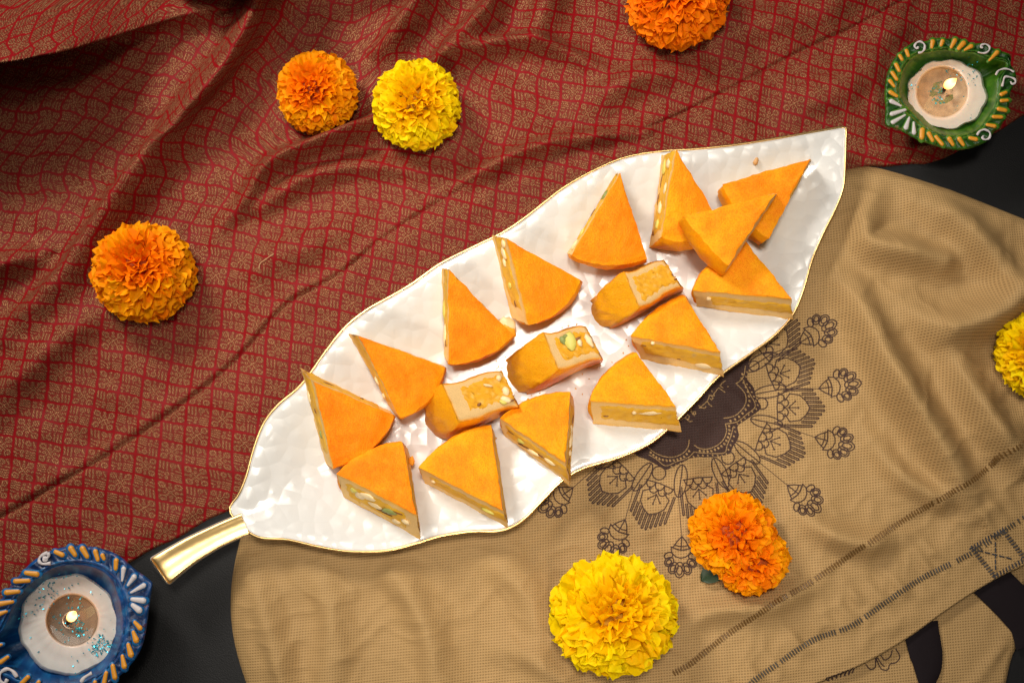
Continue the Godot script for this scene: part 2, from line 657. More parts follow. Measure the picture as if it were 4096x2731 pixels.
func ell(c: Vector2, ax: Vector2, rx: float, ry: float, a0 := 0.0, a1 := TAU, n := 20) -> PackedVector2Array:
	var o := PackedVector2Array()
	var ay := Vector2(-ax.y, ax.x)
	for i in n + 1:
		var t := lerpf(a0, a1, float(i) / n)
		o.append(c + ax * cos(t) * rx + ay * sin(t) * ry)
	return o

func loc(c: Vector2, ax: Vector2, flat: Array, k := 1.0) -> PackedVector2Array:
	var o := PackedVector2Array()
	var ay := Vector2(-ax.y, ax.x)
	for i in range(0, flat.size(), 2):
		o.append(c + (ax * flat[i] + ay * flat[i + 1]) * k)
	return o

const MU := 0.3846       # one unit of the mandala close-up in plan units

func mandala() -> void:
	var lw := 2.75
	var cen := f("M", 905, 560)
	# leaves, stems and tassel flowers; the angle of each about the centre
	var fl := [[1400, 245, 1560, 182], [1478, 455, 1675, 455], [1455, 675, 1648, 745], [1320, 895, 1488, 1030], [1125, 1045, 1215, 1260], [838, 1100, 858, 1335], [570, 1060, 520, 1235], [345, 925, 210, 1045], [1190, 120, 1330, -20]]
	for q in fl:
		var a := f("M", q[0], q[1])
		var b := f("M", q[2], q[3])
		var d := (b - cen).normalized()
		pline(PackedVector2Array([a, b]), 1.6)
		# leaf between the panels
		var lc := a - (a - cen).normalized() * 95 * MU
		var ld := (a - cen).normalized()
		pline(ell(lc, ld, 97 * MU, 37 * MU), lw)
		pline(PackedVector2Array([lc - ld * 97 * MU, lc + ld * 97 * MU]), lw)
		# tassel flower
		var cone := loc(b, d, [0, 0, 30, -28, 70, -52, 78, -20, 82, 0, 78, 22, 70, 50, 30, 26, 0, 0], MU)
		for e in [[118, -72, 26, 18, -1.2], [155, -70, 30, 24, -0.8], [190, -42, 36, 26, -0.5], [118, 72, 26, 18, 1.2], [155, 66, 30, 24, 0.8], [190, 40, 36, 26, 0.5], [200, 2, 46, 30, 0.0]]:
			var ec: Vector2 = loc(b, d, [e[0], e[1]], MU)[0]
			var ed := d.rotated(e[4])
			pline(ell(ec, ed, e[2] * MU, e[3] * MU), lw)
			if e[2] > 28:
				pline(ell(ec + ed * 3 * MU, ed, e[2] * MU * 0.58, e[3] * MU * 0.55), lw)
		var half := loc(b, d, [66, -62, 100, -55, 122, -30, 130, 0, 122, 30, 100, 55, 66, 60, 80, 20, 80, -20], MU)
		pfill(half, 0)
		pline(half, lw, 255, true)
		pfill(cone, 0)
		pline(cone, lw)
		pline(loc(b, d, [52, -42, 60, -15, 60, 15, 52, 42], MU), lw)
		pline(loc(b, d, [0, 0, 80, 0], MU), lw)
	# fringed panels
	for q in [[1490, 350], [1540, 570], [1430, 785], [1225, 1003], [965, 1100], [690, 1130], [440, 1010], [1420, 160]]:
		var c := f("M", q[0], q[1])
		var d := (c - cen).normalized()
		pline(loc(c, d, [-110, -88, -116, 0, -110, 88], MU), lw)
		for k in [-56, 0, 56]:
			pline(ell(loc(c, d, [-112, k], MU)[0], d, 38 * MU, 27 * MU, -PI / 2, PI / 2, 10), lw)
		for k in [-28, 28]:
			pline(ell(loc(c, d, [-78, k], MU)[0], d, 30 * MU, 26 * MU, -PI / 2, PI / 2, 10), lw)
		pline(loc(c, d, [-70, -40, -40, -84, 20, -76, 60, -40, 80, 0, 60, 40, 20, 76, -40, 84, -70, 40], MU), lw)
		for k in [-38, 0, 38]:
			var tip: Vector2 = loc(c, d, [12 - absf(k) * 0.5, k], MU)[0]
			pline(PackedVector2Array([loc(c, d, [-48, 0], MU)[0], tip]), lw * 0.9)
			stamp(tip, tip, 4.4, 255)
		for k in 10:
			var t := -108.0 + 24.0 * k
			var x0 := 84.0 - absf(t) * 0.62 if absf(t) < 88 else -70.0
			var x1 := 176.0 - absf(t) * 0.75
			pline(loc(c, d, [x0, t - 5, x1, t - 5, x1 + 5, t, x1, t + 5, x0, t + 5], MU), lw)
	# dark scalloped heart of the print
	var rim := smooth2(fs("T", [1440, -420, 1350, -150, 1345, 0, 1320, 140, 1420, 280, 1450, 430, 1530, 590, 1390, 720, 1270, 800, 1160, 890, 1180, 1040, 1090, 1200, 1040, 1310, 900, 1350, 740, 1370, 480, 1370, 300, 1450, 130, 1530, 40, 1560, -120, 1470, -260, 1400, -420, 1330, -620, 1100, -800, 800, -500, 0, 300, -700, 1000, -900]), 4, true)
	pfill(rim, 255)
	for q in [[1335, 545, 34], [722, 958, 40], [1130, 868, 38], [1290, 320, 30]]:
		pline(ell(f("M", q[0], q[1]), Vector2.RIGHT, q[2] * MU, q[2] * MU), lw)
	for line in [[1140, 215, 1250, 330, 1295, 440, 1260, 580, 1150, 700, 1040, 745, 945, 757], [970, 850, 990, 960, 940, 1090, 830, 1190, 680, 1240, 560, 1225, 487, 1180], [405, 1095, 385, 1210, 300, 1310, 150, 1365, 0, 1350, -140, 1290, -240, 1200],
			[1290, -60, 1275, 60, 1230, 150, 1140, 215], [1270, 215, 1340, 350, 1440, 565, 1300, 700, 1150, 815, 970, 850], [1090, 900, 1060, 1030, 1000, 1170, 950, 1300, 700, 1305, 480, 1285], [480, 1285, 390, 1370, 200, 1440, 40, 1500, -100, 1400, -220, 1330]]:
		pline(smooth2(fs("T", line), 4), 1.5, 0)
	# two rows of beads
	for row in [[[1240, 60, 1225, 130, 1300, 290, 1335, 400, 1340, 520, 1285, 610, 1200, 715, 1130, 765, 1045, 800], 9], [[1025, 880, 1030, 970, 1010, 1050, 945, 1160, 850, 1225, 720, 1270, 570, 1265], 9], [[400, 1270, 340, 1340, 270, 1385, 150, 1410, 20, 1410, -100, 1370, -200, 1290], 9],
			[[1315, 30, 1305, 90, 1260, 180, 1330, 240, 1385, 345, 1410, 400, 1450, 500, 1480, 580, 1415, 630, 1310, 715, 1215, 805, 1110, 875, 1120, 960, 1105, 1025, 1080, 1090, 1060, 1150, 1030, 1205, 1000, 1270, 960, 1335, 865, 1335, 800, 1332, 730, 1338, 600, 1335, 520, 1335, 420, 1380, 310, 1440, 240, 1470, 130, 1510], 6]]:
		var pts := smooth2(fs("T", row[0]), 6)
		var n := 13 if row[1] == 9 else 34
		for p in even(pts, n):
			stamp(p, p + Vector2(1.2, 1.2), 4.0 if row[1] == 9 else 2.8, 0)
	# handwriting
	for line in [[270, 785, 350, 745, 380, 700, 410, 720, 400, 770, 365, 770, 350, 745], [380, 780, 420, 812, 455, 800], [440, 612, 440, 655, 475, 700, 510, 692, 502, 652, 470, 660, 490, 715], [560, 560, 600, 590, 570, 595, 650, 530, 690, 490, 720, 540, 762, 572], [600, 590, 650, 602, 672, 575],
			[690, 490, 715, 440, 725, 395, 760, 410, 780, 440, 762, 470, 735, 450], [760, 328, 768, 346], [735, 400, 800, 408, 792, 378, 850, 300, 872, 282, 920, 318, 965, 352], [975, 168, 922, 210, 890, 250, 938, 282], [1010, 262, 1020, 258]]:
		pline(fs("T", line), 1.9, 30)

func bag() -> void:
	# print texture
	var lo := P(Vector2(500, 340), 0.004)
	var hi := P(Vector2(2500, 1700), 0.004)
	p_org = Vector2(lo.x, lo.z)
	pw = 2048
	p_res = pw / (hi.x - lo.x)
	ph = int((hi.z - lo.z) * p_res)
	pm.resize(pw * ph)
	pm.fill(0)
	mandala()
	# the print on the panel underneath, at the bottom edge
	pline(smooth2(fs("R9", [1270, 1440, 1300, 1475, 1335, 1460, 1340, 1400, 1375, 1470, 1420, 1480, 1440, 1440, 1480, 1430, 1508, 1390, 1480, 1335]), 5), 2.6)
	pline(smooth2(fs("R9", [1340, 1430, 1350, 1395, 1380, 1440, 1400, 1455]), 5), 2.6)
	pline(smooth2(fs("R9", [1375, 1375, 1400, 1410, 1440, 1390, 1455, 1345]), 5), 2.6)
	for k in 7:
		pline(fs("R9", [975 + 30 * k, 1560 - 8 * k, 985 + 30 * k, 1530 - 8 * k, 1005 + 32 * k, 1525 - 12 * k, 1015 + 27 * k, 1555 - 9 * k]), 3.0)
	var img := Image.create_empty(pw, ph, false, Image.FORMAT_RGBA8)
	var by := PackedByteArray()
	by.resize(pw * ph * 4)
	for k in pw * ph:
		if pm[k] > 0:
			by[k * 4] = 66
			by[k * 4 + 1] = 47
			by[k * 4 + 2] = 43
			by[k * 4 + 3] = pm[k]
	img = Image.create_from_data(pw, ph, false, Image.FORMAT_RGBA8, by)
	var ptex := ImageTexture.create_from_image(img)
	# embossed dimples of the non-woven cloth
	var n := 128
	var dm := Image.create_empty(n, n, false, Image.FORMAT_RGB8)
	var hm := Image.create_empty(n, n, false, Image.FORMAT_RGB8)
	for j in n:
		for i in n:
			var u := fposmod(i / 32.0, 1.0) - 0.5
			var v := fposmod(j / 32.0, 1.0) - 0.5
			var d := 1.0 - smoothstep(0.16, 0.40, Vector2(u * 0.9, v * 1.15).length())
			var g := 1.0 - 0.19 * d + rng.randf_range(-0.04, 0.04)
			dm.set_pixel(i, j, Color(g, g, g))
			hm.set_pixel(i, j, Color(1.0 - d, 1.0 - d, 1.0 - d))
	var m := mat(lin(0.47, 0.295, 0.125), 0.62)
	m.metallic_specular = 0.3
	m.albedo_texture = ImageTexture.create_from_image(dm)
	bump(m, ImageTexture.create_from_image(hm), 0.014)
	m.detail_enabled = true
	m.detail_albedo = ptex
	m.detail_uv_layer = BaseMaterial3D.DETAIL_UV_2
	m.detail_blend_mode = BaseMaterial3D.BLEND_MODE_MIX
	var pitch := 6.0 * S * 4.0      # four dimples per tile

	bagf = Field.new(-0.13, -0.09, 0.26, 0.19, 0.0012, 0.0056)
	# wrinkles right of the plate
	fold(bagf, [1990, 470, 3.0, 1975, 560, 7.5, 2060, 590, 9.0, 2150, 610, 6.0], 40, 34)
	fold(bagf, [1920, 640, 3.0, 1960, 720, 9.0, 2020, 850, 12.0, 2090, 960, 12.0, 2170, 1080, 9.0, 2230, 1170, 3.0], 52, 34)
	fold(bagf, [2060, 700, 3.0, 2140, 760, 9.0, 2250, 740, 12.0, 2330, 690, 10.5, 2420, 640, 7.5], 52, 40)
	fold(bagf, [2160, 800, 3.0, 2210, 900, 9.0, 2270, 1000, 10.5, 2330, 1060, 6.0], 46, 34)
	fold(bagf, [2100, 470, 3.0, 2180, 520, 7.5, 2260, 600, 7.5, 2300, 660, 4.5], 46, 36)
	fold(bagf, [1820, 1180, 1.5, 1900, 1230, 6.0, 1980, 1250, 6.0, 2060, 1240, 1.5], 34, 26)
	fold(bagf, [1985, 1000, 1.5, 2060, 1100, 5.25, 2150, 1150, 4.5], 30, 24)
	fold(bagf, [870.0, 1300.0, 0.93, 930.0, 1350.0, 4.18, 980.0, 1440.0, 4.65, 1000.0, 1560.0, 3.72], 40, 30)
	fold(bagf, [700.0, 1290.0, 0.93, 760.0, 1380.0, 3.72, 770.0, 1500.0, 4.65, 750.0, 1600.0, 3.72], 46, 36)
	fold(bagf, [590.0, 1330.0, 1.86, 620.0, 1430.0, 3.72, 650.0, 1540.0, 3.72, 660.0, 1600.0, 2.79], 34, 28)
	fold(bagf, [1090.0, 1270.0, 0.93, 1180.0, 1330.0, 3.72, 1230.0, 1420.0, 3.72, 1240.0, 1560.0, 2.79], 42, 34)
	fold(bagf, [1130.0, 1480.0, 0.93, 1200.0, 1500.0, 2.79, 1300.0, 1560.0, 2.79], 30, 24)
	fold(bagf, [1560, 1440, 1.5, 1640, 1400, 4.5, 1760, 1390, 4.5, 1880, 1330, 1.5], 30, 24)
	# short puckers across the hem band
	for k in 22:
		var t := k / 21.0
		var a := Vector2(lerpf(1640, 2360, t), lerpf(1545, 1075, t)) + Vector2(rng.randf_range(-14, 14), 0)
		var l := rng.randf_range(40, 100)
		var h := rng.randf_range(0.5, 1.5)
		fold(bagf, [a.x, a.y, 0.2, a.x + l * 0.35, a.y + l * 0.5, h, a.x + l * 0.75, a.y + l * 0.85, 0.2], rng.randf_range(9, 18), rng.randf_range(8, 14))
	for j in bagf.nz:
		for i in bagf.nx:
			bagf.d[j * bagf.nx + i] = maxf(bagf.d[j * bagf.nx + i], 0.0048)
			var x := bagf.x0 + i * bagf.cell
			var z := bagf.z0 + j * bagf.cell
			bagf.d[j * bagf.nx + i] += 0.0016 * nz2.get_noise_2d(x * 14.0 + 70.0, z * 14.0) + 0.0007 * pow(1.0 - minf(absf(nz2.get_noise_2d(x * 20.0 + z * 9.0, z * 16.0 + 31.0)) * 3.0, 1.0), 2.0) + 0.0006 * pow(1.0 - minf(absf(nz2.get_noise_2d(x * 34.0 - z * 20.0 + 11.0, z * 40.0 + x * 20.0)) * 3.0, 1.0), 2.0) + 0.0006 * nz2.get_noise_2d(x * 60.0 + z * 25.0, z * 50.0 - x * 30.0)

	var top := PackedVector2Array([Vector2(560, 1190), Vector2(800, 1060), Vector2(1500, 660), Vector2(1880, 430), Vector2(1930, 392), Vector2(1965, 380), Vector2(2005, 378), Vector2(2060, 390), Vector2(2180, 428), Vector2(2270, 462), Vector2(2352, 495), Vector2(2480, 545)])
	var bot := PackedVector2Array([Vector2(588, 1660), Vector2(1600, 1660), Vector2(1740, 1620), Vector2(1905, 1557), Vector2(1992, 1519), Vector2(2082, 1466), Vector2(2162, 1409), Vector2(2232, 1362), Vector2(2300, 1322), Vector2(2352, 1297), Vector2(2480, 1222)])
	var et := even(smooth2(top, 6), 340)
	var eb := even(smooth2(bot, 6), 340)
	var nv := 200
	var s := Surf.new()
	for j in nv:
		var v := clampf((j - 1.0) / (nv - 3.0), 0, 1)
		for i in 340:
			var u := i / 339.0
			var q := et[i].lerp(eb[i], v)
			q.x -= 48.0 * sin(PI * minf(v * 1.05, 1.0)) * pow(1.0 - u, 14.0)
			var w := P(q, 0.004)
			var h := bagf.at(w.x, w.z)
			var dt := v * et[i].distance_to(eb[i])
			var dl := u * 1900.0
			var db := (1.0 - v) * et[i].distance_to(eb[i])
			h *= sqrt(clampf(dt / 26.0, 0.0, 1.0)) * sqrt(clampf(dl / 30.0, 0.0, 1.0))
			h = lerpf(0.0052, h, smoothstep(0, 60, db)) if u > 0.02 else h
			h = maxf(minf(h, under_plate(w.x, w.z)), 0.0006)
			if j == 0 or i == 0:
				h = 0.0003
			if j == nv - 1:
				h = 0.0028
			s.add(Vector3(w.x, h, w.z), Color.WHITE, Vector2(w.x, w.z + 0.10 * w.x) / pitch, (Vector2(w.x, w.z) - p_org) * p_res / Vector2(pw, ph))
	s.grid(0, 340, nv)
	var at := P(Vector2(1500, 1300), 0.0)
	var b := thing("cloth_bag", at, "beige non-woven bag with a printed brown mandala, under the platter", "bag")
	var o := obj("front_panel", s.mesh(true), m, b)
	o.position = -at
	# panel underneath
	var s2 := Surf.new()
	var l0 := even(PackedVector2Array([Vector2(1650, 1490), Vector2(1640, 1680)]), 24)
	var r0 := even(smooth2(PackedVector2Array([Vector2(2395, 1230), Vector2(2332, 1420), Vector2(2343, 1470), Vector2(2326, 1515), Vector2(2312, 1580), Vector2(2300, 1690)]), 5), 24)
	for j in 24:
		for i in 90:
			var q := l0[j].lerp(r0[j], i / 89.0)
			var w := P(q, 0.0016)
			var h := 0.0017 + 0.0006 * nz.get_noise_2d(w.x * 50.0, w.z * 50.0) - (0.0012 if i == 89 else 0.0)
			h += 0.0016 * exp(-pow((q.x + (q.y - 1500) * 0.75 - 2290) / 14.0, 2.0))
			s2.add(Vector3(w.x, h, w.z), Color.WHITE, Vector2(w.x, w.z + 0.10 * w.x) / pitch, (Vector2(w.x, w.z) - p_org) * p_res / Vector2(pw, ph))
	s2.grid(0, 90, 24)
	o = obj("back_panel", s2.mesh(true), m, b)
	o.position = -at
	# dark straps
	var sm := mat(lin(0.014, 0.010, 0.012), 0.7)
	sm.metallic_specular = 0.2
	bump(triplanar(sm, 260.0), noise_tex(0.05, 256, 2), 0.006)
	var straps := [[fs("R9", [1640, 1150, 1650, 1230, 1670, 1330, 1690, 1450, 1680, 1600, 1660, 1720]), [40, 40, 38, 30, 15, 10]], [fs("R9", [2030, 780, 2160, 900, 2290, 1030, 2400, 1150, 2450, 1300]), [46, 46, 46, 50, 52]]]
	for q in straps:
		var path := even(smooth2(q[0], 5), 30)
		var st := Surf.new()
		for i in 30:
			var d := (path[mini(i + 1, 29)] - path[maxi(i - 1, 0)]).normalized()
			var nn := Vector2(-d.y, d.x)
			var wv: Array = q[1]
			var t := i / 29.0 * (wv.size() - 1)
			var hw: float = lerpf(wv[int(t)], wv[mini(int(t) + 1, wv.size() - 1)], t - int(t))
			for e in [[-1.0, 0.0018], [-1.0, 0.0032], [-0.3, 0.0036], [0.3, 0.0036], [1.0, 0.0032], [1.0, 0.0018]]:
				var w := P(path[i] + nn * e[0] * hw, e[1])
				st.add(w)
		st.grid(0, 6, 30)
		o = obj("strap", st.mesh(), sm, b)
		o.position = -at
	# welded seams of the hem
	var brown := mat(lin(0.17, 0.085, 0.022), 0.35)
	var grey := mat(lin(0.075, 0.06, 0.045), 0.4)
	var lines := [[fs("R9", [-60, 1500, 60, 1430, 170, 1340, 330, 1215, 480, 1120, 650, 1005, 860, 885, 1060, 750, 1300, 590, 1560, 420, 1780, 300, 1960, 190, 2190, 20, 2400, -130]), brown, 21.0, 15.0], [fs("R9", [380, 1680, 480, 1560, 640, 1445, 900, 1270, 1150, 1180, 1400, 1010, 1640, 850, 1900, 720, 2060, 630, 2240, 500, 2400, 400]), grey, 21.0, 15.0]]
	for q in lines:
		var path := smooth2(q[0], 6)
		var tot := 0.0
		for i in path.size() - 1:
			tot += path[i].distance_to(path[i + 1])
		var cnt := int(tot / 6.6)
		var ev := even(path, cnt)
		var ss := Surf.new()
		for i in cnt:
			var d := (ev[mini(i + 1, cnt - 1)] - ev[maxi(i - 1, 0)]).normalized()
			var nn := Vector2(-d.y, d.x)
			var k := rng.randf_range(0.75, 1.0)
			if rng.randf() < 0.05:
				continue
			var c := Color.WHITE
			bead(ss, on_bag(ev[i] - nn * 5.6 * k, 0.0004), on_bag(ev[i] + nn * 5.6 * k, 0.0004), 0.00036, 0.00036, 0.5, 5)
		o = obj("hem_stitching", ss.mesh(), q[1], b)
		o.set_meta("kind", "stuff")
		o.position = -at
	# stitched square of the handle
	var blue := mat(lin(0.035, 0.036, 0.045), 0.6)
	var sq := Surf.new()
	var corners := fs("R9", [1990, 640, 2205, 515, 2360, 715, 2150, 832])
	for k in 4:
		var a := corners[k]
		var c := corners[(k + 1) % 4]
		var cnt := int(a.distance_to(c) / 7.5)
		var nn := (c - a).normalized().orthogonal()
		for i in cnt + 1:
			var p := a.lerp(c, float(i) / cnt)
			bead(sq, on_bag(p - nn * 4.5, 0.0004), on_bag(p + nn * 4.5 + (c - a).normalized() * 2.0, 0.0004), 0.0003, 0.0003, 0.6, 5)
	for pr in [[2035, 655, 2280, 715], [2155, 600, 2155, 800]]:
		for i in 5:
			var a := f("R9", pr[0], pr[1]).lerp(f("R9", pr[2], pr[3]), i / 5.0)
			var c := f("R9", pr[0], pr[1]).lerp(f("R9", pr[2], pr[3]), (i + 0.62) / 5.0)
			bead(sq, on_bag(a, 0.0004), on_bag(c, 0.0004), 0.0003, 0.0003, 0.6, 5)
	o = obj("handle_stitching", sq.mesh(), blue, b)
	o.set_meta("kind", "stuff")
	o.position = -at

func on_bag(q: Vector2, up := 0.0) -> Vector3:
	var w := P(q, 0.004)
	var h := bagf.at(w.x, w.z)
	w = P(q, h)
	return Vector3(w.x, bagf.at(w.x, w.z) + up, w.z)

func on_cloth(q: Vector2, up := 0.0) -> Vector3:
	var w := P(q, 0.004)
	for k in 2:
		w = P(q, cloth.at(w.x, w.z))
	return Vector3(w.x, cloth.at(w.x, w.z) + up, w.z)

# a tapered, flattened bead from a to b (radius ra to rb), added to s
func bead(s: Surf, a: Vector3, b: Vector3, ra: float, rb: float, flat := 0.5, seg := 7, col := Color.WHITE) -> void:
	var d := b - a
	if d.length() < 1e-6:
		d = Vector3(1e-5, 0, 0)
	d = d.normalized()
	var up := Vector3.UP
	var sd := d.cross(up).normalized()
	up = sd.cross(d).normalized()
	var base := s.v.size()
	var rows := [[-1.0, 0.0], [-0.75, 0.66], [-0.2, 0.97], [1.0, 1.0]]
	for k in 8:
		var at: Vector3
		var r: float
		if k < 4:
			at = a + d * ra * rows[k][0] * (1.0 if rows[k][0] < 0 else 0.0)
			r = ra * rows[k][1]
		else:
			var e: Array = rows[7 - k]
			at = b - d * rb * e[0] * (1.0 if e[0] < 0 else 0.0)
			r = rb * e[1]
		r = maxf(r, 1e-6)
		for i in seg:
			var t := TAU * i / seg
			s.add(at + sd * cos(t) * r + up * sin(t) * r * flat, col)
	s.grid(base, seg, 8, true, true)

# a tube along points
func tube(s: Surf, pts: PackedVector3Array, radii: PackedFloat32Array, flat := 1.0, seg := 7, closed := false) -> void:
	var base := s.v.size()
	var n := pts.size()
	for i in n:
		var a := pts[(i - 1 + n) % n] if closed else pts[maxi(i - 1, 0)]
		var b := pts[(i + 1) % n] if closed else pts[mini(i + 1, n - 1)]
		var d := (b - a).normalized()
		var sd := d.cross(Vector3.UP)
		sd = sd.normalized() if sd.length() > 0.01 else Vector3.RIGHT
		var up := sd.cross(d).normalized()
		for k in seg:
			var t := TAU * k / seg
			s.add(pts[i] + (sd * cos(t) + up * sin(t) * flat) * radii[mini(i, radii.size() - 1)])
	s.grid(base, seg, n, true, true)
	if closed:
		for k in seg:
			var k2 := (k + 1) % seg
			s.tri(base + (n - 1) * seg + k, base + k2, base + (n - 1) * seg + k2)
			s.tri(base + (n - 1) * seg + k, base + k, base + k2)
	else:
		var c0 := s.add(pts[0])
		var c1 := s.add(pts[n - 1])
		for k in seg:
			var k2 := (k + 1) % seg
			s.tri(c0, base + k, base + k2)
			s.tri(c1, base + (n - 1) * seg + k2, base + (n - 1) * seg + k)

# ------------------------------------------------------------------ leaf platter
func rim_dist(p: Vector2) -> float:
	var best := 1e9
	var n := rim_line.size()
	for i in n:
		var a := rim_line[i]
		var e := rim_line[(i + 1) % n] - a
		var t := clampf((p - a).dot(e) / maxf(e.length_squared(), 1e-12), 0, 1)
		best = minf(best, (p - a - e * t).length_squared())
	return sqrt(best)

func plate_h(p: Vector2) -> float:
	if not Geometry2D.is_point_in_polygon(p, rim_line):
		return RIM
	if dish_h == null:
		return plate_exact(p)
	var d := dish_d.at(p.x, p.y)
	if d > 0.014:
		return dish_h.at(p.x, p.y)
	return lerpf(plate_exact(p), dish_h.at(p.x, p.y), smoothstep(0.003, 0.013, d))

func plate_exact(p: Vector2) -> float:
	var k := smoothstep(0.0, 1.0, clampf(rim_dist(p) / 0.040, 0, 1))
	return FLOOR + (RIM - FLOOR) * pow(1.0 - k, 1.25)

func outline() -> void:
	var up := [1943, 292, 1918, 294, 1860, 304, 1810, 313, 1700, 331, 1600, 342, 1520, 347, 1440, 360, 1370, 388, 1300, 427, 1250, 465, 1200, 504, 1150, 536, 1080, 570, 1010, 606, 950, 649, 900, 679, 840, 713, 790, 754, 745, 810, 710, 860, 680, 895, 640, 928, 606, 970, 582, 1030, 566, 1090, 548, 1135, 527, 1175]
	var dn := [585, 1231, 660, 1239, 730, 1255, 800, 1266, 880, 1265, 950, 1249, 1010, 1231, 1080, 1220, 1150, 1218, 1200, 1195, 1250, 1145, 1290, 1105, 1340, 1075, 1420, 1051, 1490, 1020, 1540, 980, 1600, 920, 1650, 866, 1720, 815, 1780, 770, 1820, 725, 1845, 670, 1865, 600, 1890, 540, 1920, 480, 1938, 430, 1942, 380, 1944, 320]
	var raw := PackedVector2Array()
	for q in [up, dn]:
		for i in range(0, q.size(), 2):
			raw.append(Vector2(q[i], q[i + 1]))
	var n := 260
	var ol := even(smooth2(raw, 5, true), n, true)
	rim_line = PackedVector2Array()
	for q in ol:
		var w := P(q, RIM)
		rim_line.append(Vector2(w.x, w.z))
	# the dish as a soft-bottomed map, without a crease down its middle
	var hh := Field.new(-0.20, -0.12, 0.20, 0.12, 0.003, RIM)
	var dd := Field.new(-0.20, -0.12, 0.20, 0.12, 0.003, 0.0)
	for j in hh.nz:
		for i in hh.nx:
			var q := Vector2(hh.x0 + i * 0.003, hh.z0 + j * 0.003)
			if Geometry2D.is_point_in_polygon(q, rim_line):
				hh.d[j * hh.nx + i] = plate_exact(q)
				dd.d[j * hh.nx + i] = rim_dist(q)
	for pass_ in 14:
		var old := hh.d.duplicate()
		for j in range(1, hh.nz - 1):
			for i in range(1, hh.nx - 1):
				var k := j * hh.nx + i
				if dd.d[k] > 0.004:
					hh.d[k] = 0.4 * old[k] + 0.15 * (old[k - 1] + old[k + 1] + old[k - hh.nx] + old[k + hh.nx])
	dish_h = hh
	dish_d = dd
	# coarse map of the room left under the platter
	under = Field.new(-0.20, -0.12, 0.20, 0.12, 0.004, 1.0)
	for j in under.nz:
		for i in under.nx:
			var q := Vector2(under.x0 + i * 0.004, under.z0 + j * 0.004)
			if Geometry2D.is_point_in_polygon(q, rim_line):
				under.d[j * under.nx + i] = maxf(plate_h(q) - 0.0062, 0.0026)

func under_plate(x: float, z: float) -> float:
	if x < -0.19 or x > 0.19 or z < -0.11 or z > 0.11:
		return 1.0
	return under.at(x, z)

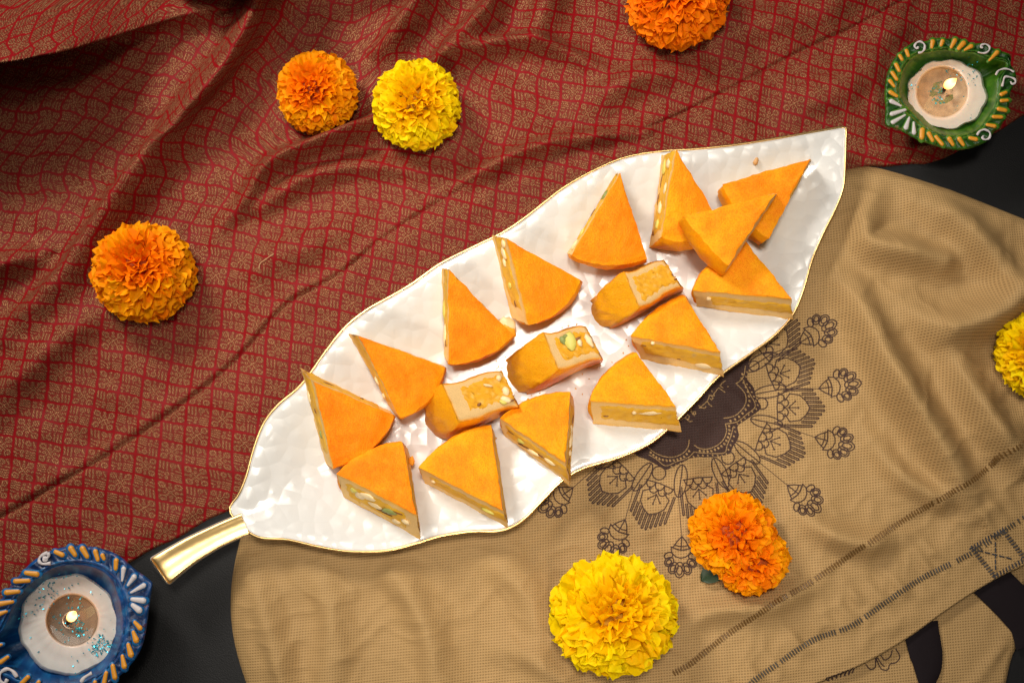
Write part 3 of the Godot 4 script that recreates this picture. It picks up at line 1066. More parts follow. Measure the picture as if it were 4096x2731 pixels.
func platter() -> void:
	var n := rim_line.size()
	var a3 := P(Vector2(600, 1175), RIM)
	var b3 := P(Vector2(1880, 360), RIM)
	var sa := Vector2(a3.x, a3.z)
	var sb := Vector2(b3.x, b3.z)
	var ax := (sb - sa).normalized()
	var ln := sa.distance_to(sb)
	var cen := (sa + sb) / 2
	var at := Vector3(cen.x, 0.004, cen.y)
	var th := thing("leaf_platter", at, "white leaf-shaped porcelain platter with gold edge, carrying the orange sweets", "plate")
	var s := Surf.new()
	var rings := [0.0, 0.15, 0.3, 0.42, 0.52, 0.6, 0.67, 0.73, 0.78, 0.82, 0.86, 0.89, 0.92, 0.945, 0.965, 0.98, 0.99, 1.0]
	for r in rings:
		for i in n:
			var o := rim_line[i]
			var foot := sa + ax * clampf((o - sa).dot(ax), ln * 0.12, ln * 0.94)
			var p: Vector2 = foot.lerp(o, r)
			s.add(Vector3(p.x, plate_h(p), p.y) - at, Color.WHITE, p)
	# over the lip and underneath
	for e in [[0.0009, RIM + 0.0001], [0.0021, RIM - 0.0008], [0.0027, RIM - 0.0024], [0.0022, RIM - 0.0044], [-0.0035, RIM - 0.0076], [-0.013, 0.0075], [-0.022, 0.0050], [-0.026, 0.0046]]:
		for i in n:
			var d := (rim_line[(i + 1) % n] - rim_line[(i - 1 + n) % n]).normalized()
			var out := Vector2(d.y, -d.x)
			var o := rim_line[i]
			var foot := sa + ax * clampf((o - sa).dot(ax), ln * 0.12, ln * 0.94)
			var p: Vector2 = o + out * e[0] if e[0] > -0.001 else o.lerp(foot, minf(-e[0] / maxf(o.distance_to(foot), 0.001), 0.95))
			s.add(Vector3(p.x, e[1], p.y) - at, Color.WHITE, p)
	s.grid(0, n, rings.size() + 8, true, true)
	var cm := s.add(Vector3(cen.x, 0.0046, cen.y) - at)
	s.fan(cm, (rings.size() + 7) * n, n, true)
	var m := mat(lin(0.70, 0.695, 0.685), 0.26)
	m.clearcoat_enabled = true
	m.clearcoat = 0.25
	m.clearcoat_roughness = 0.08
	m.uv1_scale = Vector3(9.5, 9.5, 1)
	bump(m, noise_tex(0.030, 512, 1, 0.0, 1.0, FastNoiseLite.TYPE_CELLULAR, 3), 0.052)
	var o := obj("dish", s.mesh(true), m, th)
	# gilt edge
	var gold := mat(lin(0.92, 0.62, 0.26), 0.3, 1.0)
	var g := Surf.new()
	var pts := PackedVector3Array()
	for i in n:
		pts.append(Vector3(rim_line[i].x, RIM + 0.00005, rim_line[i].y) - at)
	var rad := PackedFloat32Array()
	for i in n:
		rad.append(0.00052 + 0.00008 * nz.get_noise_1d(i * 0.15))
	tube(g, pts, rad, 0.8, 8, true)
	obj("gold_rim", g.mesh(), gold, th)
	# handle
	var cl := smooth2(PackedVector2Array([Vector2(562, 1203), Vector2(530, 1216), Vector2(488, 1236), Vector2(440, 1262), Vector2(400, 1288), Vector2(372, 1308), Vector2(365, 1313)]), 4)
	var hwid := [26.0, 25.5, 26.5, 29.5, 33.0, 36.0, 35.0]
	var gh := Surf.new()
	var wh := Surf.new()
	var m_ := cl.size()
	var prof := [-1.0, -0.92, -0.8, -0.55, -0.25, 0.0, 0.25, 0.55, 0.8, 0.92, 1.0]
	for i in m_:
		var t := float(i) / (m_ - 1)
		var d := (cl[mini(i + 1, m_ - 1)] - cl[maxi(i - 1, 0)]).normalized()
		var nn := Vector2(-d.y, d.x)
		var q := t * (hwid.size() - 1)
		var hw: float = lerpf(hwid[int(q)], hwid[mini(int(q) + 1, hwid.size() - 1)], q - int(q))
		var endr := sqrt(clampf((1.0 - t) / 0.05, 0.45, 1.0))
		var hh := RIM + 0.0005 + 0.0065 * t - 0.0012 * sin(PI * t)
		for e in prof:
			var dy: float = 0.0016 * e * e - 0.0012 * smoothstep(0.86, 1.0, absf(e)) + 0.0009 * smoothstep(0.90, 1.0, t) - 0.0022 * smoothstep(0.97, 1.0, t)
			gh.add(P(cl[i] + nn * e * hw * endr, hh + dy) - at)
		for e in [[-0.98, 0.0], [-1.07, -0.0016], [-0.95, -0.0040], [0.0, -0.0058], [0.95, -0.0040], [1.07, -0.0016], [0.98, 0.0]]:
			wh.add(P(cl[i] + nn * e[0] * hw * endr - d * 0.0 + d * (3.0 * smoothstep(0.9, 1.0, t)), hh + e[1]) - at)
	gh.grid(0, prof.size(), m_, false, false)
	wh.grid(0, 7, m_, false, false)
	var ce := wh.add(P(cl[m_ - 1], RIM - 0.002 + 0.006) - at)
	for k in 6:
		wh.tri(ce, (m_ - 1) * 7 + k, (m_ - 1) * 7 + k + 1)
	var hg := gold.duplicate()
	hg.roughness = 0.36
	hg.albedo_color = lin(1.0, 0.70, 0.31)
	bump(triplanar(hg, 40.0), noise_tex(0.012, 256, 2), 0.008)
	var hd := obj("handle", wh.mesh(), mat(lin(0.72, 0.68, 0.62), 0.2), th)
	obj("gilding", gh.mesh(), hg, hd)

# ------------------------------------------------------------------ sweets
var m_crust: StandardMaterial3D
var m_side: StandardMaterial3D
var m_cut: StandardMaterial3D
var m_fill: StandardMaterial3D
var m_nut: StandardMaterial3D
var nut_meshes := []

func wob(p: Vector3) -> Vector3:
	var q := p * 260.0
	var r := p * 90.0
	return p + Vector3(nz.get_noise_3d(q.x, q.y, q.z), nz.get_noise_3d(q.x + 50, q.y, q.z), nz.get_noise_3d(q.x, q.y + 50, q.z)) * 0.00042 + Vector3(nz2.get_noise_3d(r.x, r.y, r.z), nz2.get_noise_3d(r.x + 9, r.y, r.z) * 0.5, nz2.get_noise_3d(r.x, r.y + 9, r.z)) * 0.00045

func crust_col(p: Vector3, warm: float) -> Color:
	var a := nz.get_noise_3d(p.x * 70, p.y * 70, p.z * 70)
	var b := nz2.get_noise_3d(p.x * 320, p.y * 320, p.z * 320)
	var t := clampf(0.5 + a * 0.5 + b * 0.22 + warm * 1.0, 0, 1)
	return Color(1.0, 0.45, 0.008).lerp(Color(0.99, 0.245, 0.003), t)

func on_plate(q: Vector2, up: float) -> Vector3:
	var h := 0.012
	for k in 4:
		var w := P(q, h)
		h = plate_h(Vector2(w.x, w.z)) + up
	return P(q, h)

func bez(a: Vector3, c: Vector3, b: Vector3, t: float) -> Vector3:
	return a.lerp(c, t).lerp(c.lerp(b, t), t)

func nut(parent: Node, p: Vector3, ex: Vector3, ey: Vector3, size: Vector3, col: int) -> void:
	if col == 2:
		size *= Vector3(1.0, 0.55, 0.5)
	var nn := ex.cross(ey).normalized()
	var e2 := nn.cross(ex).normalized()
	var o := MeshInstance3D.new()
	o.mesh = nut_meshes[rng.randi() % 4]
	o.material_override = nut_mats[col]
	o.name = "nut_piece"
	parent.add_child(o, true)
	o.transform = Transform3D(Basis(ex.normalized() * size.x, e2 * size.y, nn * size.z), p)

var nut_mats := []

# tips and corners: T tip, B and C the ends of the rounded side; m1 the middle of the arc on top
func wedge(label: String, top: PackedVector2Array, bot: PackedVector2Array, arc: Vector2, arc_b: Vector2, thick: float, warm: float, fill: Array, nuts: Array, lift := []) -> Node3D:
	var b3 := []
	var t3 := []
	for k in 3:
		var up: float = lift[k] if lift else 0.0003
		var q := on_plate(bot[k], up)
		b3.append(q)
		t3.append(P(top[k], q.y + thick))
	var ta := P(arc, (t3[1].y + t3[2].y) / 2)
	var ba := P(arc_b, (b3[1].y + b3[2].y) / 2)
	# control points so that the curve passes through the traced middles
	var tc: Vector3 = ta * 2.0 - (t3[1] + t3[2]) * 0.5
	var bc: Vector3 = ba * 2.0 - (b3[1] + b3[2]) * 0.5
	var mid: Vector3 = (t3[0] + t3[1] + t3[2]) / 3.0
	var base: Vector3 = (b3[0] + b3[1] + b3[2]) / 3.0
	var th := thing("sweet_wedge", base, label, "sweet", "orange wedge-shaped sweets on the leaf platter")
	var nc := 26
	var na := 26
	var tp := PackedVector3Array()
	var bp := PackedVector3Array()
	for i in nc:
		tp.append(t3[0].lerp(t3[1], float(i) / nc))
		bp.append(b3[0].lerp(b3[1], float(i) / nc))
	for i in na:
		tp.append(bez(t3[1], tc, t3[2], float(i) / na))
		bp.append(bez(b3[1], bc, b3[2], float(i) / na))
	for i in nc:
		tp.append(t3[2].lerp(t3[0], float(i) / nc))
		bp.append(b3[2].lerp(b3[0], float(i) / nc))
	var n := tp.size()
	# crust: cap and rounded side and base
	var s := Surf.new()
	for j in nc + 1:
		var a := float(j) / nc
		for i in na + 1:
			var rimp := bez(t3[1], tc, t3[2], float(i) / na)
			var p: Vector3 = t3[0].lerp(rimp, a)
			var e := minf(float(i), float(na - i)) / na * 2.0
			var r1 := pow(smoothstep(0.86, 1.0, a), 2.0) * (1.0 if i > 0 and i < na else 0.35)
			var r2 := 0.35 * pow(1.0 - smoothstep(0.0, 0.16, e), 2.0)
			p.y -= 0.0011 * maxf(r1, r2)
			s.add(wob(p) - base, crust_col(p, warm - 0.35 * maxf(r1, r2)))
	s.grid(0, na + 1, nc + 1, false, true)
	var side0 := s.v.size()
	for j in 8:
		var t := j / 7.0
		for i in na + 1:
			var k := nc + i
			var p := tp[k % n].lerp(bp[k % n], t)
			p.y -= 0.0011 * pow(1.0 - t, 2.0) * (1.0 if i > 0 and i < na else 0.35)
			var out := (p - mid)
			out.y = 0
			p += out.normalized() * 0.0016 * pow(sin(PI * t), 0.7) * (1.0 if i > 0 and i < na else 0.0)
			s.add(wob(p) - base, crust_col(p, warm * 0.3 - 0.32))
	s.grid(side0, na + 1, 8, false, true)
	var b0 := s.v.size()
	for i in n:
		s.add(wob(bp[i]) - base, crust_col(bp[i], 0.0))
	s.fan(s.add(base - base), b0, n, true)
	obj("crust", s.mesh(), m_crust, th)
	# the two cut faces
	for side in 2:
		var st := 0 if side == 0 else nc + na
		var cf := Surf.new()
		var nn: Vector3 = (tp[(st + nc) % n] - tp[st]).cross(bp[st] - tp[st]).normalized()
		var outw := (tp[st].lerp(tp[(st + nc) % n], 0.5) - mid)
		if nn.dot(outw) < 0:
			nn = -nn
		for j in 9:
			var t := j / 8.0
			for i in nc + 1:
				var k := (st + i) % n
				var p := tp[k].lerp(bp[k], t)
				if j == 0:
					p.y -= 0.0011 * 0.35
				var yel := smoothstep(0.88, 1.0, t) * 0.6 + smoothstep(0.06, 0.0, t)
				var cc := Color(1.0, 0.66, 0.27).lerp(Color(1.0, 0.50, 0.04), clampf(yel + nz.get_noise_3d(p.x * 200, p.y * 200, p.z * 200) * 0.25, 0, 1))
				cf.add(wob(p) - base, cc)
		cf.grid(0, nc + 1, 9, false, true)
		var face := obj("cut_face", cf.mesh(), m_cut, th)
		var fl: Array = fill[side]
		if fl.size() == 0:
			continue
		var fg := Surf.new()
		var nu := 22
		for j in 9:
			for i in nu:
				var a := i / (nu - 1.0)
				var b := j / 8.0
				var u := lerpf(fl[0], fl[1], a)
				var v := lerpf(fl[2], fl[3], b)
				var rim := 1.0 if (i == 0 and fl[0] > 0.04) or (i == nu - 1 and fl[1] < 0.96) or j == 0 or j == 8 else 0.0
				v += 0.07 * nz.get_noise_2d(u * 9.0 + side * 30.0 + warm * 50.0, b * 2.0)
				u = clampf(u + 0.04 * nz.get_noise_2d(v * 6.0 + 7.0, a * 3.0 + warm * 70.0), 0.004, 0.996)
				var k0 := int(u * nc)
				var fr := u * nc - k0
				var t0 := tp[(st + k0) % n].lerp(tp[(st + k0 + 1) % n], fr)
				var q0 := bp[(st + k0) % n].lerp(bp[(st + k0 + 1) % n], fr)
				var p := t0.lerp(q0, v)
				var rough := nz.get_noise_3d(p.x * 520, p.y * 520, p.z * 520)
				p = wob(p) + nn * (0.00034 + 0.0002 * rough if rim == 0.0 else -0.0002)
				var cc := Color(1.0, 0.55, 0.045).lerp(Color(0.80, 0.36, 0.022), clampf(0.10 - rough * 1.0, 0, 1))
				cc = cc.lerp(Color(0.85, 0.58, 0.20), clampf(nz2.get_noise_3d(p.x * 420, p.y * 420, p.z * 420) * 1.6 - 0.45, 0, 1))
				fg.add(p - base, cc)
		fg.grid(0, nu, 9, false, true)
		obj("filling", fg.mesh(), m_fill, face)
		for q in nuts:
			if int(q[0]) != side:
				continue
			var u: float = q[1]
			var k0 := int(u * nc)
			var p := tp[(st + k0) % n].lerp(bp[(st + k0) % n], q[2])
			var ex: Vector3 = (tp[(st + nc - 1) % n] - tp[st]).normalized()
			var ey: Vector3 = (bp[(st + k0) % n] - tp[(st + k0) % n]).normalized()
			ex = ex.rotated(nn, q[6])
			ey = ey.rotated(nn, q[6])
			nut(face, wob(p) + nn * 0.0003 - base, ex, ey, Vector3(q[3] * 1.35, q[4] * 1.4, 0.0009), int(q[5]))
	return th

# a wedge stood on its side: cut face upwards
func upright(label: String, top: PackedVector2Array, bot: PackedVector2Array, tall: float, fill: Array, nuts: Array, warm: float) -> void:
	var b3 := []
	var t3 := []
	for k in 4:
		var q := on_plate(bot[k], 0.0003)
		b3.append(q)
		t3.append(P(top[k], q.y + tall))
	var base: Vector3 = (b3[0] + b3[1] + b3[2] + b3[3]) / 4.0
	var th := thing("sweet_wedge", base, label, "sweet", "orange wedge-shaped sweets on the leaf platter")
	var nl := 20
	var ns := 12
	var mid: Vector3 = (t3[0] + t3[1] + t3[2] + t3[3]) / 4.0
	var s := Surf.new()
	var tp := PackedVector3Array()
	var bp := PackedVector3Array()
	var tagv := PackedInt32Array()
	for e in 4:
		var cnt := nl if e % 2 == 0 else ns
		for i in cnt:
			var t := float(i) / cnt
			var p: Vector3 = t3[e].lerp(t3[(e + 1) % 4], t)
			var q: Vector3 = b3[e].lerp(b3[(e + 1) % 4], t)
			if e == 3:
				q += (q - mid) * 0.20 * (sin(PI * t) - 0.35)
			if e == 0 or e == 2:
				var bend := 0.0007 * sin(PI * 2.0 * t) * (1.0 if e == 0 else -1.0)
				p.z += bend
				q.z += bend
			tp.append(p)
			bp.append(q)
			tagv.append(e)
	var n := tp.size()
	for j in 12:
		var t := j / 11.0
		for i in n:
			var p := tp[i].lerp(bp[i], t)
			var out := p - mid
			out.y = 0
			var wr := 0.0
			if tagv[i] == 3:      # wrinkles of the rounded end
				wr = 0.0026 * sin(PI * t) - 0.0012 * pow(absf(sin(i * 0.7 + 3.0 * t + 4.0 * nz.get_noise_2d(t * 3.0 + warm * 40.0, i * 0.2))), 6.0) * sin(PI * t)
			p += out.normalized() * (wr + 0.0007 * smoothstep(0.0, 0.12, t))
			var cc := crust_col(p, warm - 0.1).lerp(Color(0.72, 0.38, 0.012), 0.75 if tagv[i] == 3 else 0.25)
			if tagv[i] == 1:
				cc = Color(0.55, 0.27, 0.04)
			s.add(wob(p) - base, cc)
	s.grid(0, n, 12, true, true)
	obj("crust", s.mesh(), m_side, th)
	# cut face on top
	var cf := Surf.new()
	var gu := 26
	var gv := 14
	for j in gv:
		for i in gu:
			var u := i / (gu - 1.0)
			var v := j / (gv - 1.0)
			var a: Vector3 = t3[0].lerp(t3[1], u)
			var b: Vector3 = t3[3].lerp(t3[2], u)
			a.z += 0.0007 * sin(TAU * u)
			b.z += 0.0007 * sin(TAU * (1.0 - u)) * -1.0
			var p := a.lerp(b, v)
			var ed := minf(minf(u * 2.2, (1.0 - u) * 2.2), minf(v, 1.0 - v))
			p.y -= 0.0008 * pow(1.0 - smoothstep(0.0, 0.09, ed), 2.0)
			var cc := Color(0.74, 0.48, 0.20).lerp(Color(0.90, 0.42, 0.02), (1.0 - smoothstep(0.01, 0.075, ed)) * 0.95)
			cf.add(wob(p) - base, cc)
	cf.grid(0, gu, gv)
	var face := obj("cut_face", cf.mesh(), m_cut, th)
	var fg := Surf.new()
	for j in 14:
		for i in 26:
			var a := i / 25.0
			var b := j / 13.0
			var u := lerpf(fill[0], fill[1], a)
			var v := lerpf(fill[2], fill[3], b)
			v += 0.09 * nz.get_noise_2d(u * 7.0 + warm * 60.0, b * 3.0) + 0.05 * nz.get_noise_2d(u * 26.0, b * 9.0)
			u += 0.05 * nz.get_noise_2d(v * 7.0 + 11.0 + warm * 60.0, a * 3.0)
			var p0: Vector3 = t3[0].lerp(t3[1], u)
			var p1: Vector3 = t3[3].lerp(t3[2], u)
			p0.z += 0.0007 * sin(TAU * u)
			p1.z += 0.0007 * sin(TAU * (1.0 - u)) * -1.0
			var p := p0.lerp(p1, v)
			var rough := nz.get_noise_3d(p.x * 520, p.y * 520, p.z * 520)
			var rim := i == 0 or j == 0 or i == 25 or j == 13
			p = wob(p) + Vector3(0, -0.00025 if rim else 0.00022 + 0.0001 * rough, 0)
			var cc := Color(0.84, 0.40, 0.020).lerp(Color(0.60, 0.25, 0.012), clampf(0.15 - rough * 1.0, 0, 1))
			cc = cc.lerp(Color(0.90, 0.58, 0.18), clampf(nz2.get_noise_3d(p.x * 420, p.y * 420, p.z * 420) * 1.6 - 0.4, 0, 1))
			fg.add(p - base, cc)
	fg.grid(0, 26, 14)
	obj("filling", fg.mesh(), m_fill, face)
	for q in nuts:
		var p0: Vector3 = t3[0].lerp(t3[1], q[0])
		var p1: Vector3 = t3[3].lerp(t3[2], q[0])
		var ex: Vector3 = (t3[1] - t3[0]).normalized().rotated(Vector3.UP, q[5])
		nut(face, p0.lerp(p1, q[1]) + Vector3(0, 0.0005, 0) - base, ex, Vector3(ex.z, 0, -ex.x), Vector3(q[2] * 1.25, q[3] * 1.25, 0.0009), int(q[4]))

func v2(a: Vector2, b: Vector2, c: Vector2) -> PackedVector2Array:
	return PackedVector2Array([a, b, c])

func slices() -> void:
	var grain := noise_tex(0.035, 512, 4, 0.90, 1.0, FastNoiseLite.TYPE_SIMPLEX, 9)
	var rough_b := noise_tex(0.05, 512, 4, 0.0, 1.0, FastNoiseLite.TYPE_SIMPLEX, 12)
	var tinted := noise_tex(0.028, 512, 5, 0.90, 1.0, FastNoiseLite.TYPE_SIMPLEX, 19)
	var tg := Gradient.new()
	tg.offsets = PackedFloat32Array([0.0, 0.28, 0.5, 0.72, 0.86, 1.0])
	tg.colors = PackedColorArray([Color(0.93, 0.72, 0.6), Color(0.98, 0.91, 0.85), Color(1, 0.97, 0.95), Color(1, 1, 1), Color(1, 1, 1.0), Color(1.0, 1.0, 1.0)])
	tinted.color_ramp = tg
	m_crust = mat(Color.WHITE, 0.52, 0.0, true)
	m_crust.metallic_specular = 0.3
	m_crust.albedo_texture = tinted
	bump(triplanar(m_crust, 55.0), rough_b, 0.027)
	m_side = m_crust.duplicate()
	m_side.roughness = 0.36
	m_side.metallic_specular = 0.45
	m_cut = mat(Color.WHITE, 0.6, 0.0, true)
	m_cut.metallic_specular = 0.25
	m_cut.albedo_texture = grain
	bump(triplanar(m_cut, 80.0), rough_b, 0.008)
	m_fill = mat(Color.WHITE, 0.55, 0.0, true)
	m_fill.metallic_specular = 0.25
	m_fill.albedo_texture = noise_tex(0.06, 512, 4, 0.90, 1.0, FastNoiseLite.TYPE_SIMPLEX, 15)
	bump(triplanar(m_fill, 70.0), rough_b, 0.012)
	nut_mats = [mat(lin(0.88, 0.68, 0.38), 0.45), mat(lin(0.66, 0.58, 0.12), 0.45), mat(lin(0.24, 0.09, 0.02), 0.5), mat(lin(0.26, 0.29, 0.08), 0.5), mat(lin(0.95, 0.40, 0.02), 0.5), mat(lin(0.55, 0.03, 0.01), 0.5)]
	for k in 4:
		var ns := Surf.new()
		for j in 7:
			for i in 10:
				var a := TAU * i / 10.0
				var e := PI * (j + 0.02) / 6.04
				var d := Vector3(sin(e) * cos(a), sin(e) * sin(a), cos(e))
				ns.add(d * (1.0 + 0.38 * nz.get_noise_3d(d.x * 1.3 + k * 9.0, d.y * 1.3, d.z * 1.3) + 0.15 * nz.get_noise_3d(d.x * 4.0, d.y * 4.0, d.z * 4.0 + k * 5.0)))
		ns.grid(0, 10, 7, true, true)
		nut_meshes.append(ns.mesh())
	var full := [0.0, 0.86, 0.2, 0.82]
	var back := [0.14, 1.0, 0.2, 0.82]
	var t := 0.0165
	# upper row
	wedge("wedge sweet lowest on the red-cloth side, two cut edges showing, tip over the rim", v2(f("A", 205, 250), f("A", 832, 510), f("A", 355, 925)), v2(f("A", 97, 138), f("A", 808, 480), f("A", 300, 890)), f("A", 668, 758), f("A", 600, 740), t, 0.30,
		[[0.0, 0.86, 0.2, 0.85], back], [[1, 0.35, 0.5, 0.0013, 0.0008, 3, 0.2], [1, 0.62, 0.45, 0.0010, 0.0012, 2, 0.4], [0, 0.62, 0.4, 0.0006, 0.0006, 2, 0.0], [1, 0.75, 0.7, 0.002, 0.0008, 0, 0.1], [0, 0.25, 0.4, 0.002, 0.0005, 2, 0.1]])
	wedge("smooth wedge sweet pointing to the red cloth, just above the lowest wedge", v2(f("R5", 120, 742), f("R5", 712, 958), f("R5", 402, 1308)), v2(f("R5", 48, 728), f("R5", 690, 945), f("R5", 350, 1265)), f("R5", 612, 1178), f("R5", 580, 1160), t, 0.18,
		[[], back], [[1, 0.45, 0.5, 0.0014, 0.0007, 0, 0.0], [1, 0.25, 0.6, 0.001, 0.001, 0, 0.0]])
	var w3 := wedge("wedge sweet with a pale nut speck on top and a chipped right corner", v2(f("R5", 738, 284), f("R5", 1182, 738), f("R5", 738, 936)), v2(f("R5", 692, 280), f("R5", 1165, 722), f("R5", 712, 892)), f("R5", 985, 884), f("R5", 960, 872), t, 0.20,
		[[], back], [[1, 0.3, 0.55, 0.0035, 0.0011, 0, 0.05], [1, 0.55, 0.6, 0.003, 0.0009, 1, -0.05], [1, 0.2, 0.45, 0.0012, 0.0006, 2, 0.0]])
	wedge("large plain wedge sweet with its broken tip crossing the gold edge", v2(f("R5", 1142, 76), f("R5", 1646, 360), f("R5", 1287, 668)), v2(f("R5", 1032, 48), f("R5", 1630, 352), f("R5", 1172, 612)), f("R5", 1510, 562), f("R5", 1490, 560), t, 0.08,
		[[], back], [[1, 0.82, 0.4, 0.0022, 0.0012, 0, 0.2], [1, 0.95, 0.3, 0.0013, 0.001, 0, 0.0], [1, 0.45, 0.5, 0.001, 0.0009, 1, 0.0], [1, 0.22, 0.5, 0.001, 0.0008, 2, 0.0], [1, 0.7, 0.5, 0.0016, 0.0007, 0, 0.0]])
	var w5 := wedge("wedge sweet with a red speck near its tip, rounded side towards the standing slab", v2(f("D", 525, 394), f("D", 724, 1030), f("D", 160, 1010)), v2(f("D", 490, 402), f("D", 712, 1042), f("D", 135, 998)), f("D", 440, 1080), f("D", 428, 1096), t, 0.22,
		[[], back], [[1, 0.75, 0.3, 0.0016, 0.0008, 3, 0.0], [1, 0.5, 0.6, 0.0015, 0.0007, 2, 0.0], [1, 0.15, 0.4, 0.002, 0.0008, 0, 0.0], [1, 0.3, 0.5, 0.0015, 0.0006, 1, 0.0]])
	# the heap at the pointed end
	wedge("wedge sweet at the left of the heap, nutty side facing the red cloth", v2(f("D", 945, 224), f("D", 1290, 790), f("D", 835, 872)), v2(f("D", 840, 262), f("D", 1275, 880), f("D", 746, 948)), f("D", 1060, 896), f("D", 1010, 966), t, -0.05,
		[[], [0.10, 1.0, 0.12, 0.86]], [[1, 0.92, 0.35, 0.0016, 0.0011, 0, 0.0], [1, 0.85, 0.6, 0.0026, 0.0009, 1, 0.1], [1, 0.6, 0.3, 0.002, 0.0010, 0, 0.0], [1, 0.4, 0.5, 0.0022, 0.0010, 0, 0.2], [1, 0.2, 0.5, 0.0017, 0.0010, 1, 0.0], [1, 0.13, 0.75, 0.0008, 0.0007, 2, 0.0], [1, 0.7, 0.7, 0.002, 0.0006, 2, 0.0], [1, 0.5, 0.75, 0.002, 0.0006, 2, 0.0]])
	wedge("wedge sweet at the back of the heap pointing to the platter tip", v2(f("D", 1945, 288), f("D", 1640, 880), f("D", 1295, 476)), v2(f("D", 1952, 300), f("D", 1560, 935), f("D", 1258, 560)), f("D", 1420, 700), f("D", 1370, 760), t, 0.10,
		[[0.1, 0.84, 0.3, 0.85], []], [])
	wedge("wedge sweet lying on top of the heap across three others", v2(f("D", 1690, 545), f("D", 1330, 1082), f("D", 1002, 716)), v2(f("D", 1692, 556), f("D", 1296, 1172), f("D", 966, 764)), f("D", 1155, 905), f("D", 1090, 985), 0.0155, 0.02,
		[[], []], [], [0.0185, 0.0175, 0.0175])
	wedge("wedge sweet under the front of the heap with a long pale cut side", v2(f("D", 1808, 1334), f("D", 1070, 1268), f("D", 1450, 890)), v2(f("D", 1812, 1490), f("D", 1098, 1392), f("D", 1480, 930)), f("D", 1190, 1085), f("D", 1200, 1140), t, -0.02,
		[[0.0, 0.84, 0.26, 0.72], []], [[0, 0.86, 0.35, 0.0009, 0.0007, 0, 0.0]])
	# lower row
	wedge("scored wedge sweet with a white almond flake in its cut side, beside the printed bag", v2(f("E", 1302, 806), f("E", 505, 655), f("E", 980, 286)), v2(f("E", 1336, 1026), f("E", 592, 862), f("E", 1015, 330)), f("E", 690, 450), f("E", 730, 520), t, 0.05,
		[[0.0, 0.94, 0.14, 0.70], []], [[0, 0.26, 0.66, 0.0027, 0.0012, 0, 0.0], [0, 0.9, 0.3, 0.0007, 0.0006, 2, 0.0], [0, 0.8, 0.12, 0.0007, 0.0005, 0, 0.0], [0, 0.5, 0.6, 0.0008, 0.0004, 2, 0.0]])
	wedge("wedge sweet overhanging the dark mandala centre, almond flake high in its cut side", v2(f("E", 905, 1285), f("E", 135, 1240), f("E", 545, 800)), v2(f("E", 952, 1522), f("E", 165, 1442), f("E", 570, 850)), f("E", 255, 1010), f("E", 290, 1080), t, -0.10,
		[[0.0, 0.90, 0.14, 0.76], []], [[0, 0.32, 0.30, 0.0032, 0.0010, 0, 0.18], [0, 0.50, 0.3, 0.0007, 0.0006, 0, 0.0], [0, 0.86, 0.6, 0.0009, 0.0006, 2, 0.0]])
	wedge("wedge sweet with dark nutty gaps in both cut sides, tip over the lower rim", v2(f("M", 165, 893), f("R5", 1090, 1312), f("R5", 1578, 1122)), v2(f("M", 196, 1042), f("R5", 1115, 1425), f("R5", 1606, 1230)), f("R5", 1305, 1178), f("R5", 1320, 1250), t, 0.0,
		[[0.0, 0.94, 0.16, 0.78], [0.1, 1.0, 0.15, 0.85]], [[0, 0.72, 0.45, 0.0017, 0.0011, 1, 0.5], [0, 0.66, 0.6, 0.0022, 0.0007, 2, 0.3], [0, 0.5, 0.55, 0.0028, 0.0008, 0, 0.2], [0, 0.42, 0.45, 0.0014, 0.0008, 2, 0.0], [0, 0.25, 0.4, 0.0022, 0.0010, 0, 0.1], [0, 0.85, 0.4, 0.0012, 0.0005, 2, 0.0],
		[1, 0.45, 0.5, 0.002, 0.0009, 0, 0.0], [1, 0.6, 0.4, 0.0022, 0.0009, 0, 0.0], [1, 0.85, 0.4, 0.001, 0.0008, 2, 0.0], [1, 0.3, 0.5, 0.0015, 0.0007, 2, 0.0], [1, 0.7, 0.6, 0.001, 0.0009, 0, 0.0]])
	wedge("plain wedge sweet with a crack line on top, tip touching the wavy lower rim", v2(f("A", 1692, 1262), f("A", 1025, 915), f("A", 1592, 585)), v2(f("A", 1727, 1392), f("A", 1075, 1042), f("A", 1625, 660)), f("A", 1278, 695), f("A", 1310, 760), t, -0.02,
		[[0.0, 0.90, 0.24, 0.70], [0.1, 1.0, 0.2, 0.8]], [[0, 0.22, 0.4, 0.0022, 0.0005, 1, 0.1], [0, 0.85, 0.4, 0.0008, 0.0006, 0, 0.0]])
	var w14 := wedge("wedge sweet with green pistachio and white nuts filling its front side", v2(f("A", 1005, 1290), f("A", 385, 966), f("A", 897, 710)), v2(f("A", 1042, 1482), f("A", 435, 1150), f("A", 945, 780)), f("A", 590, 802), f("A", 620, 880), t, 0.28,
		[[0.14, 0.92, 0.16, 0.86], [0.1, 1.0, 0.2, 0.8]], [[0, 0.62, 0.30, 0.0030, 0.0016, 0, 0.2], [0, 0.76, 0.45, 0.0022, 0.0018, 0, 0.9], [0, 0.83, 0.35, 0.0016, 0.0012, 1, 0.9], [0, 0.36, 0.42, 0.0030, 0.0012, 3, 0.5], [0, 0.28, 0.32, 0.0026, 0.0008, 2, 0.3], [0, 0.3, 0.7, 0.0018, 0.0010, 0, 0.2], [0, 0.45, 0.6, 0.0028, 0.0006, 2, 0.1], [0, 0.16, 0.5, 0.0014, 0.0010, 0, 0.0], [0, 0.55, 0.55, 0.0026, 0.0012, 0, 0.1]])
	nut(w3, on_plate(f("R5", 902, 628), 0.0168) - w3.position, Vector3(1, 0, 0.2), Vector3(0, 0, 1), Vector3(0.0014, 0.0008, 0.0005), 0)
	nut(w3, on_plate(f("R5", 1142, 672), 0.0125) - w3.position, Vector3(1, 0, 0.8), Vector3(0, 0, 1), Vector3(0.0042, 0.0030, 0.0022), 0)
